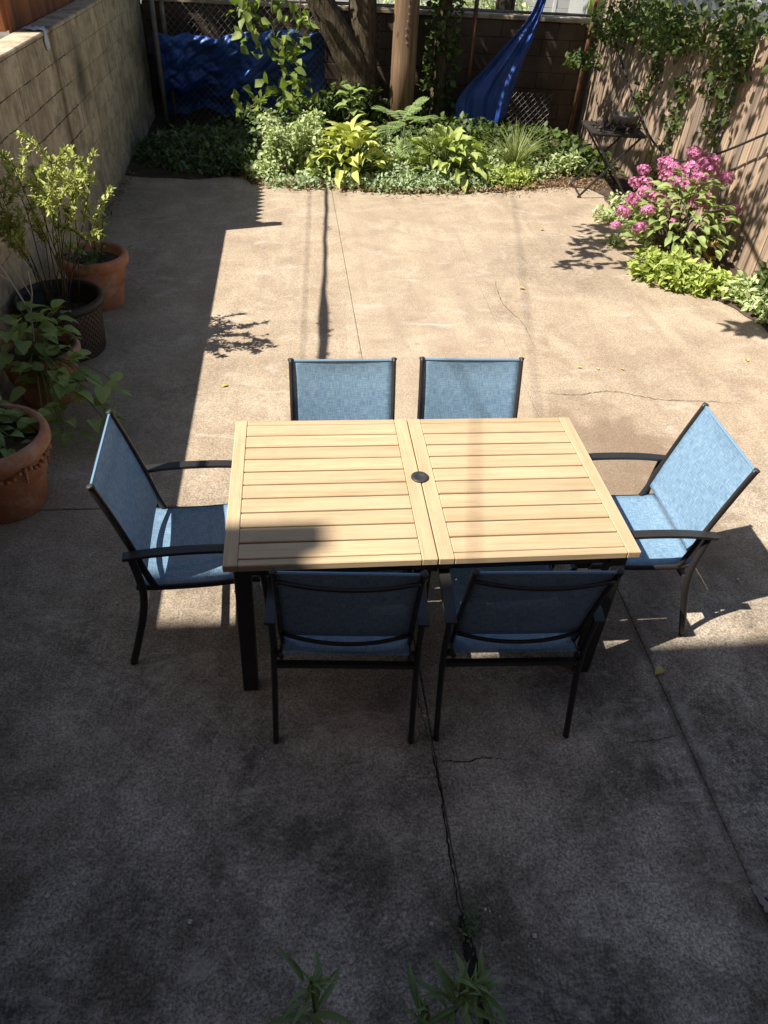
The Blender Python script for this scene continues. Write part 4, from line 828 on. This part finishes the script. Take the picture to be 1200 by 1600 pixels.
clump('ground_cover', 'tangled mid green ground cover between the hostas and the tree', 'ground cover', 'leaf_pale', [((.35, 9.5, .16), (.6, .35, .22), 700), ((1.3, 9.55, .14), (.6, .35, .2), 700), ((2.3, 9.45, .12), (.5, .3, .2), 600), ((.3, 9.0, .1), (.3, .3, .14), 350), ((2.95, 9.25, .08), (.35, .25, .12), 380), ((2.35, 8.98, .08), (.25, .2, .12), 260)], .062, kind='stuff')
clump('trunk_ivy', 'dark leafy ivy climbing round the foot of the leaning tree', 'ivy', 'leaf_ivy', [((.75, 10.6, .35), (.5, .2, .4), 800), ((1.2, 10.75, .25), (.3, .15, .3), 300), ((.3, 10.4, .3), (.35, .3, .3), 500)], .08, .8)
clump('lime_clump', 'low bright lime clump in front of the ornamental grass', 'plant', 'leaf_lime', [((2.55, 8.86, .08), (.3, .18, .14), 420), ((2.75, 8.98, .1), (.2, .15, .12), 200)], .055)
clump('variegated_clump', 'small cream green clump left of the folding table legs', 'plant', 'leaf_pale', [((3.45, 9.4, .13), (.26, .2, .15), 420)], .06)
clump('lime_perennial', 'bright lime leafy clump at the foot of the hydrangea', 'plant', 'leaf_lime', [((3.42, 6.02, .12), (.24, .2, .16), 420), ((3.22, 6.18, .12), (.16, .16, .15), 240), ((3.60, 5.9, .1), (.22, .2, .13), 360), ((3.80, 5.85, .07), (.22, .18, .1), 220)], .075, .5)
clump('edging_plant', 'pale trailing clump at the fence foot nearest the viewer', 'plant', 'leaf_pale', [((3.95, 5.62, .1), (.2, .22, .12), 380), ((4.0, 5.3, .12), (.18, .22, .14), 320)], .065)
clump('ivy_clump', 'dark ivy clump against the fence at the right edge', 'plant', 'leaf_ivy', [((4.1, 5.35, .2), (.16, .4, .26), 520), ((4.05, 4.9, .12), (.18, .3, .16), 260)], .08, .8)
clump('border_weeds', 'small weeds along the patio edge between folding table and hydrangea', 'plant', 'leaf_pale', [((3.42, 7.75, .05), (.16, .2, .08), 150), ((3.55, 7.2, .06), (.18, .25, .1), 170), ((3.25, 7.0, .05), (.12, .1, .06), 70), ((3.8, 8.0, .08), (.3, .3, .14), 260)], .055)
# leaf litter at the bed edge
xs = rng.uniform(-.6, 3.9, 1500); ys = np.array([bed_edge(x) for x in xs]) + rng.normal(size=1500) * .10 - .02; P = np.stack([xs, ys, np.full(1500, .035) + rng.random(1500) * .02], 1)
xs2 = rng.uniform(2.6, 3.7, 500); P = np.concatenate([P, np.stack([xs2, 8.75 + rng.random(500) * .5 + (xs2 - 2.6) * .15, .03 + rng.random(500) * .03], 1)])
ys3 = rng.uniform(5.8, 9.0, 420); P = np.concatenate([P, np.stack([XL + .02 + np.abs(rng.normal(size=420)) * .05, ys3, .008 + rng.random(420) * .03], 1)])
lt = foliage('leaf_litter', None, 'litter', P, .035, .4, flat=.9); tag(lt, 'dry brown leaf litter along the front edge of the bed', 'litter', kind='stuff')
# feathery sapling
fr = MB(); FV, FD, FU = [], [], []
for j in range(9):
    v = .22 + .085 * j
    for s in (-1, 1):
        pl = .30 * math.sin(pi * (.12 + .8 * (j / 9))) ; a = 1.05 - .05 * j
        for q in range(12):
            f = (q + 1) / 12; b = np.array([s * pl * f * math.sin(a), v + pl * f * math.cos(a), .28 * math.sin(v * 2.0) - .22 * v * v - .10 * f * pl])
            for e in (-1, 1): FV.append(b); FD.append([s * math.cos(a) * e * -1 * .9 + s * .3, math.sin(a) * e * .9 + .2, -.05]); FU.append([0, 0, 1.])
FV, FD, FU = map(np.array, (FV, FD, FU)); frm = leaf_mesh('frond', FV, FD, FU, np.full(len(FV), .055), np.full(len(FV), .021), 'leaf_frond', droop=.05)
sap = thing('feathery_sapling', 'feathery fronded sapling standing in front of the utility pole', 'plant', (1.29, 9.12, .03)); MB().tube([(0, 0, 0), (0, .01, .3), (.01, 0, .58)], [.014, .012, .008], 7).build('stem', 'green_stem', sap)
for k, (az, pt, s, z) in enumerate([(-70, 10, .46, .56), (-115, 2, .42, .54), (-160, -5, .36, .5), (160, 15, .40, .55), (100, 5, .44, .52), (60, 12, .38, .56), (20, 35, .36, .58), (-20, 15, .4, .52), (190, -20, .42, .48), (-95, -25, .36, .42)]):
    link('frond', frm, sap, (0, 0, z), (math.radians(pt), 0, math.radians(az - 90)), (s, s, s))
# ornamental grass
BV, BT, BR = [], [], []
for k in range(230):
    a = random.uniform(0, 6.28); r0 = random.uniform(0, .07); L = random.uniform(.35, .68); bend = random.uniform(.35, 1.15); d = np.array([math.cos(a), math.sin(a), 0]); s = np.array([-d[1], d[0], 0]) * .007; i0 = len(BV)
    for j in range(7):
        f = j / 6; p = d * (r0 + L * math.sin(bend * f) * f) + np.array([0, 0, L * (f * math.cos(bend * f * .9)) * .95]); BV += [p + s * (1 - f * .85), p - s * (1 - f * .85)]
    for j in range(6): b = i0 + 2 * j; BT += [(b, b + 1, b + 2), (b + 1, b + 3, b + 2)]; 
    BR += [random.random()] * 12
og = thing('ornamental_grass', 'fountain of variegated grass blades right of the green hosta', 'grass', (2.72, 9.25, .03)); link('blades', fast_mesh('blades', BV, BT, 'grass', BR), og)
# compound-leaved sapling by the tree
ws = thing('wild_sapling', 'sapling with drooping lit leaves in front of the leaning tree', 'plant', (.72, 9.85, .03)); MB().tube([(.05, .05, 0), (.02, 0, .4), (0, 0, .72)], [.01, .008, .005], 6).build('stem', 'green_stem', ws)
for k in range(16): a = k * 2.4; set_leaf(lf[1] if k % 2 else lf[0], ws, (.05 * math.cos(a), .05 * math.sin(a), .52 + .016 * k), a - pi / 2, -.35 + .03 * k, .17)
# brush of dark stems under the tarp
# ------------------------------------------------------------------ hydrangea
hy = thing('hydrangea', 'pink flowering hydrangea bush against the plank fence', 'shrub', (3.72, 6.75, .02))
hlm = [big_leaf('leaf', 'leaf_hyd', 1, .66, .22, .14, .02), big_leaf('leaf', 'leaf_hyd', 1, .6, .3, .18, .03)]
r = random.Random(9); m = MB(); tips = []
for k in range(290):
    a = r.uniform(0, 6.28); ph = math.acos(1 - r.random() * 1.05); R_x, R_y, R_z = .46, .56, .56; q = r.uniform(.62, 1.0)
    p = Vector((R_x * q * math.sin(ph) * math.cos(a), R_y * q * math.sin(ph) * math.sin(a), .16 + R_z * q * math.cos(ph) + .05 * r.random()))
    if p.x > .44: p.x = .44
    set_leaf(r.choice(hlm), hy, p, a - pi / 2 + r.uniform(-.6, .6), .35 - ph * .55 + r.uniform(-.3, .3), r.uniform(.085, .14), r.uniform(-.4, .4))
    if k % 6 == 0: limb(m, [(r.uniform(-.14, .14), r.uniform(-.14, .14), 0), p * .55 + Vector((0, 0, .1)), p], .007, .004, 5, 4)
m.build('stem', 'stem', hy)
def flower(seed):
    n = 95; d = unit(rng.normal(size=(n, 3)) + np.array([0, 0, .45])); P = d * np.array([.075, .075, .045]) * rng.uniform(.72, 1.12, (n, 1)); d = unit(d + rng.normal(size=(n, 3)) * .35); V, T, Rn = [], [], []
    for i in range(n):
        nr = d[i]; u = unit(np.cross(nr, rng.normal(size=3))); w = np.cross(nr, u); rr = rng.random()
        for k in range(4):
            a = k * pi / 2; e = u * math.cos(a) + w * math.sin(a); f = u * math.cos(a + .7) + w * math.sin(a + .7); g_ = u * math.cos(a - .7) + w * math.sin(a - .7); i0 = len(V)
            V += [P[i], P[i] + g_ * .011 + nr * .003, P[i] + e * .018 + nr * .001, P[i] + f * .011 + nr * .003]; T += [(i0, i0 + 1, i0 + 2), (i0, i0 + 2, i0 + 3)]; Rn += [rr, rr]
    return fast_mesh('flower_head', V, T, 'petal', Rn)
fl = [flower(i) for i in range(3)]
for (x, y, z, s) in [(a_, b_, c_ + .02, d_ * 1.12) for a_, b_, c_, d_ in [(-.46, .14, .40, 1.0), (-.58, .02, .32, .95), (-.30, .32, .50, 1.05), (-.22, .02, .46, .7), (-.50, -.24, .26, .85), (-.66, -.06, .22, .6), (-.10, .42, .66, 1.0), (-.16, .20, .60, .85), (.06, .18, .68, 1.1), (-.02, -.04, .58, .9), (.02, -.20, .48, .95), (.16, .38, .76, 1.05), (.30, .30, .74, .85), (.36, .04, .64, .95), (.42, -.16, .42, .8), (.36, -.26, .36, .6), (-.20, -.30, .34, .6), (-.26, .50, .58, .8), (.14, -.10, .52, .6), (-.34, .20, .46, .8), (.20, .20, .72, .9), (-.06, .30, .66, .9), (-.30, .04, .46, .8), (-.40, -.10, .38, .8), (-.10, .06, .60, .85), (.10, .04, .64, .9), (.24, .12, .70, .8), (-.36, .42, .48, .8), (-.20, -.14, .44, .75)]]:
    link('flower_head', r.choice(fl), hy, (x, y, z + .04), (r.uniform(-.5, .3), r.uniform(-.4, .4), r.uniform(0, 6)), (s, s, s))
sf = thing('sunflower', 'drying sunflower head low beside the hydrangea', 'flower', (3.93, 6.32, 0)); MB().tube([(0, .05, 0), (0, .03, .15), (-.02, 0, .22)], .007, 6).build('stem', 'green_stem', sf)
m = MB().lathe([(.004, -.01), (.04, -.008), (.05, .0), (.03, .012), (.004, .014)], 20); dk = m.build('disc', 'soil', sf, True)
a = np.arange(26) * 2 * pi / 26; pt = link('petals', leaf_mesh('petals', np.stack([.045 * np.cos(a), .045 * np.sin(a), a * 0], 1), np.stack([np.cos(a), np.sin(a), a * 0 - .1], 1), np.tile([0, 0, 1.], (26, 1)), rng.uniform(.04, .055, 26), np.full(26, .016), 'sunflower_petal'), sf)
for o in (dk, pt): o.matrix_local = Matrix.Translation((-.03, -.02, .22)) @ Matrix.Rotation(math.radians(62), 4, 'X') @ Matrix.Rotation(math.radians(-25), 4, 'Y')

# ------------------------------------------------------------------ folding table with bowl
ft = thing('folding_table', 'small black folding table in the shade beside the plank fence', 'table', (3.66, 8.72, 0.001), math.radians(83))
for k in range(7): MB().box((0, -.27 + k * .09, .70), (.60, .080, .016)).build('slat', 'black_metal', ft, bevel=.002)
for sx in (-1, 1):
    MB().bar((sx * .25, -.27, .68), (sx * .25, .30, 0), .014, .022, (1, 0, 0)).build('leg', 'black_metal', ft); MB().bar((sx * .265, .27, .68), (sx * .265, -.30, 0), .014, .022, (1, 0, 0)).build('leg', 'black_metal', ft)
    MB().bar((sx * .28, -.3, .686), (sx * .28, .3, .686), .012, .02, (1, 0, 0)).build('side_rail', 'black_metal', ft)
for y, z in ((.28, .03), (-.28, .03), (0.0, .352)): MB().bar((-.25, y, z), (.25, y, z), .014, .014).build('cross_bar', 'black_metal', ft)
bo = MB().lathe([(.06, 0), (.10, .0), (.125, .05), (.14, .10), (.142, .115), (.13, .115), (.118, .06), (.09, .02), (.02, .018)], 28, (3.82, 8.85, .711)).build('clay_bowl', 'stone_bowl', None, True); tag(bo, 'round grey clay bowl standing on the small folding table', 'bowl')
dl = foliage('dead_leaves', None, 'dead_leaf', np.array([3.66, 8.68, .725]) + rng.normal(size=(160, 3)) * np.array([.13, .10, .012]), .06, .5); tag(dl, 'dark withered leaves strewn over the small folding table', 'leaves', kind='stuff')

# ------------------------------------------------------------------ foreground weeds, fallen leaves
wl = [big_leaf('leaf', 'leaf_weed', 1, .12, .35, .35, .02), big_leaf('leaf', 'leaf_weed', 1, .15, .5, .3, .03)]
def weed(label, c, h, n, size, seed):
    r = random.Random(seed); t = thing('tall_weed', label, 'weed', (c[0], c[1], 0.001), 0, 'weeds at the foot of the house'); MB().tube([(0, 0, 0), (.01, .0, h * .5), (0, .01, h)], [.008, .007, .004], 6).build('stem', 'green_stem', t)
    for k in range(n):
        f = k / n; a = k * 2.4 + r.uniform(-.9, .9); set_leaf(r.choice(wl), t, (r.uniform(-.02, .02), r.uniform(-.02, .02), h * (.35 + .65 * f)), a, -.05 + .95 * f + r.uniform(-.3, .3), size * (1.1 - .45 * f) * r.uniform(.6, 1.25), r.uniform(-.5, .5))
    return t
weed('slender leaved weed poking up at the bottom edge, left of the joint', (-.012, .575, 0), .50, 18, .14, 1)
weed('bushy narrow leaved weed at the bottom edge beside the open joint', (.40, .585, 0), .30, 24, .13, 2)
weed('narrow leaved weed at the bottom edge, right of the open joint', (.47, .60, 0), .24, 22, .12, 3)
weed('small low weed at the bottom edge between the two taller ones', (.31, .57, 0), .20, 16, .10, 5)
jw = thing('joint_weed', 'tiny weed sprouting from the open patio joint', 'weed', (.505, .83, .002)); foliage('foliage', jw, 'leaf_dark', rng.normal(size=(60, 3)) * np.array([.022, .03, .008]) + np.array([0, 0, .014]), .022, .5)
fm = [big_leaf('fallen_leaf', 'yellow_leaf', 1, .5, .2, .2, .05), big_leaf('fallen_leaf', 'yellow_leaf', 1, .62, .12, .3, .03)]
FL = [(2.05, 4.5, .035, 'small yellow leaf on the concrete behind the sunlit far chair, leftmost of a trio'), (2.2, 4.46, .035, 'small yellow leaf in the middle of a trio on the sunlit concrete'), (2.38, 4.48, .035, 'small yellow leaf, rightmost of a trio on the sunlit concrete'), (1.96, 5.9, .055, 'yellow leaf lying by the wandering crack in the sunlit slab'), (3.45, 4.62, .05, 'yellow leaf nearest the dark ivy clump'), (1.585, 1.80, .06, 'tan dry leaf lying in the shade below the sunlit armchair'), (-.52, 4.25, .05, 'yellow green leaf beside the shrub shadow'), (2.6, 7.4, .05, 'yellow leaf lying near the grass clump end of the patio')]
for k, (x, y, s, lab) in enumerate(FL):
    o = link('fallen_leaf', fm[k % 2], None, (x, y, .006), (random.uniform(-.1, .1), random.uniform(-.15, .15), random.uniform(0, 6.28)), (s, s, s))
    tag(o, lab, 'leaf', 'fallen leaves on the patio')
gv = []
for _ in range(620):
    x, y = random.uniform(-1.6, 2.6), random.uniform(.5, 3.6); gv.append((x, y, random.uniform(.0012, .0032) if random.random() < .9 else random.uniform(.004, .007)))
m = MB()
for x, y, s in gv: m.box((x, y, s * .6 + .001), (s * 2, s * 1.6, s * 1.4), Matrix.Rotation(random.random() * 3, 3, 'Z') @ Matrix.Rotation(random.random(), 3, 'X'))
tag(m.build('grit', 'pale_twig', None), 'tiny pale grit specks scattered over the patio', 'grit', kind='stuff')
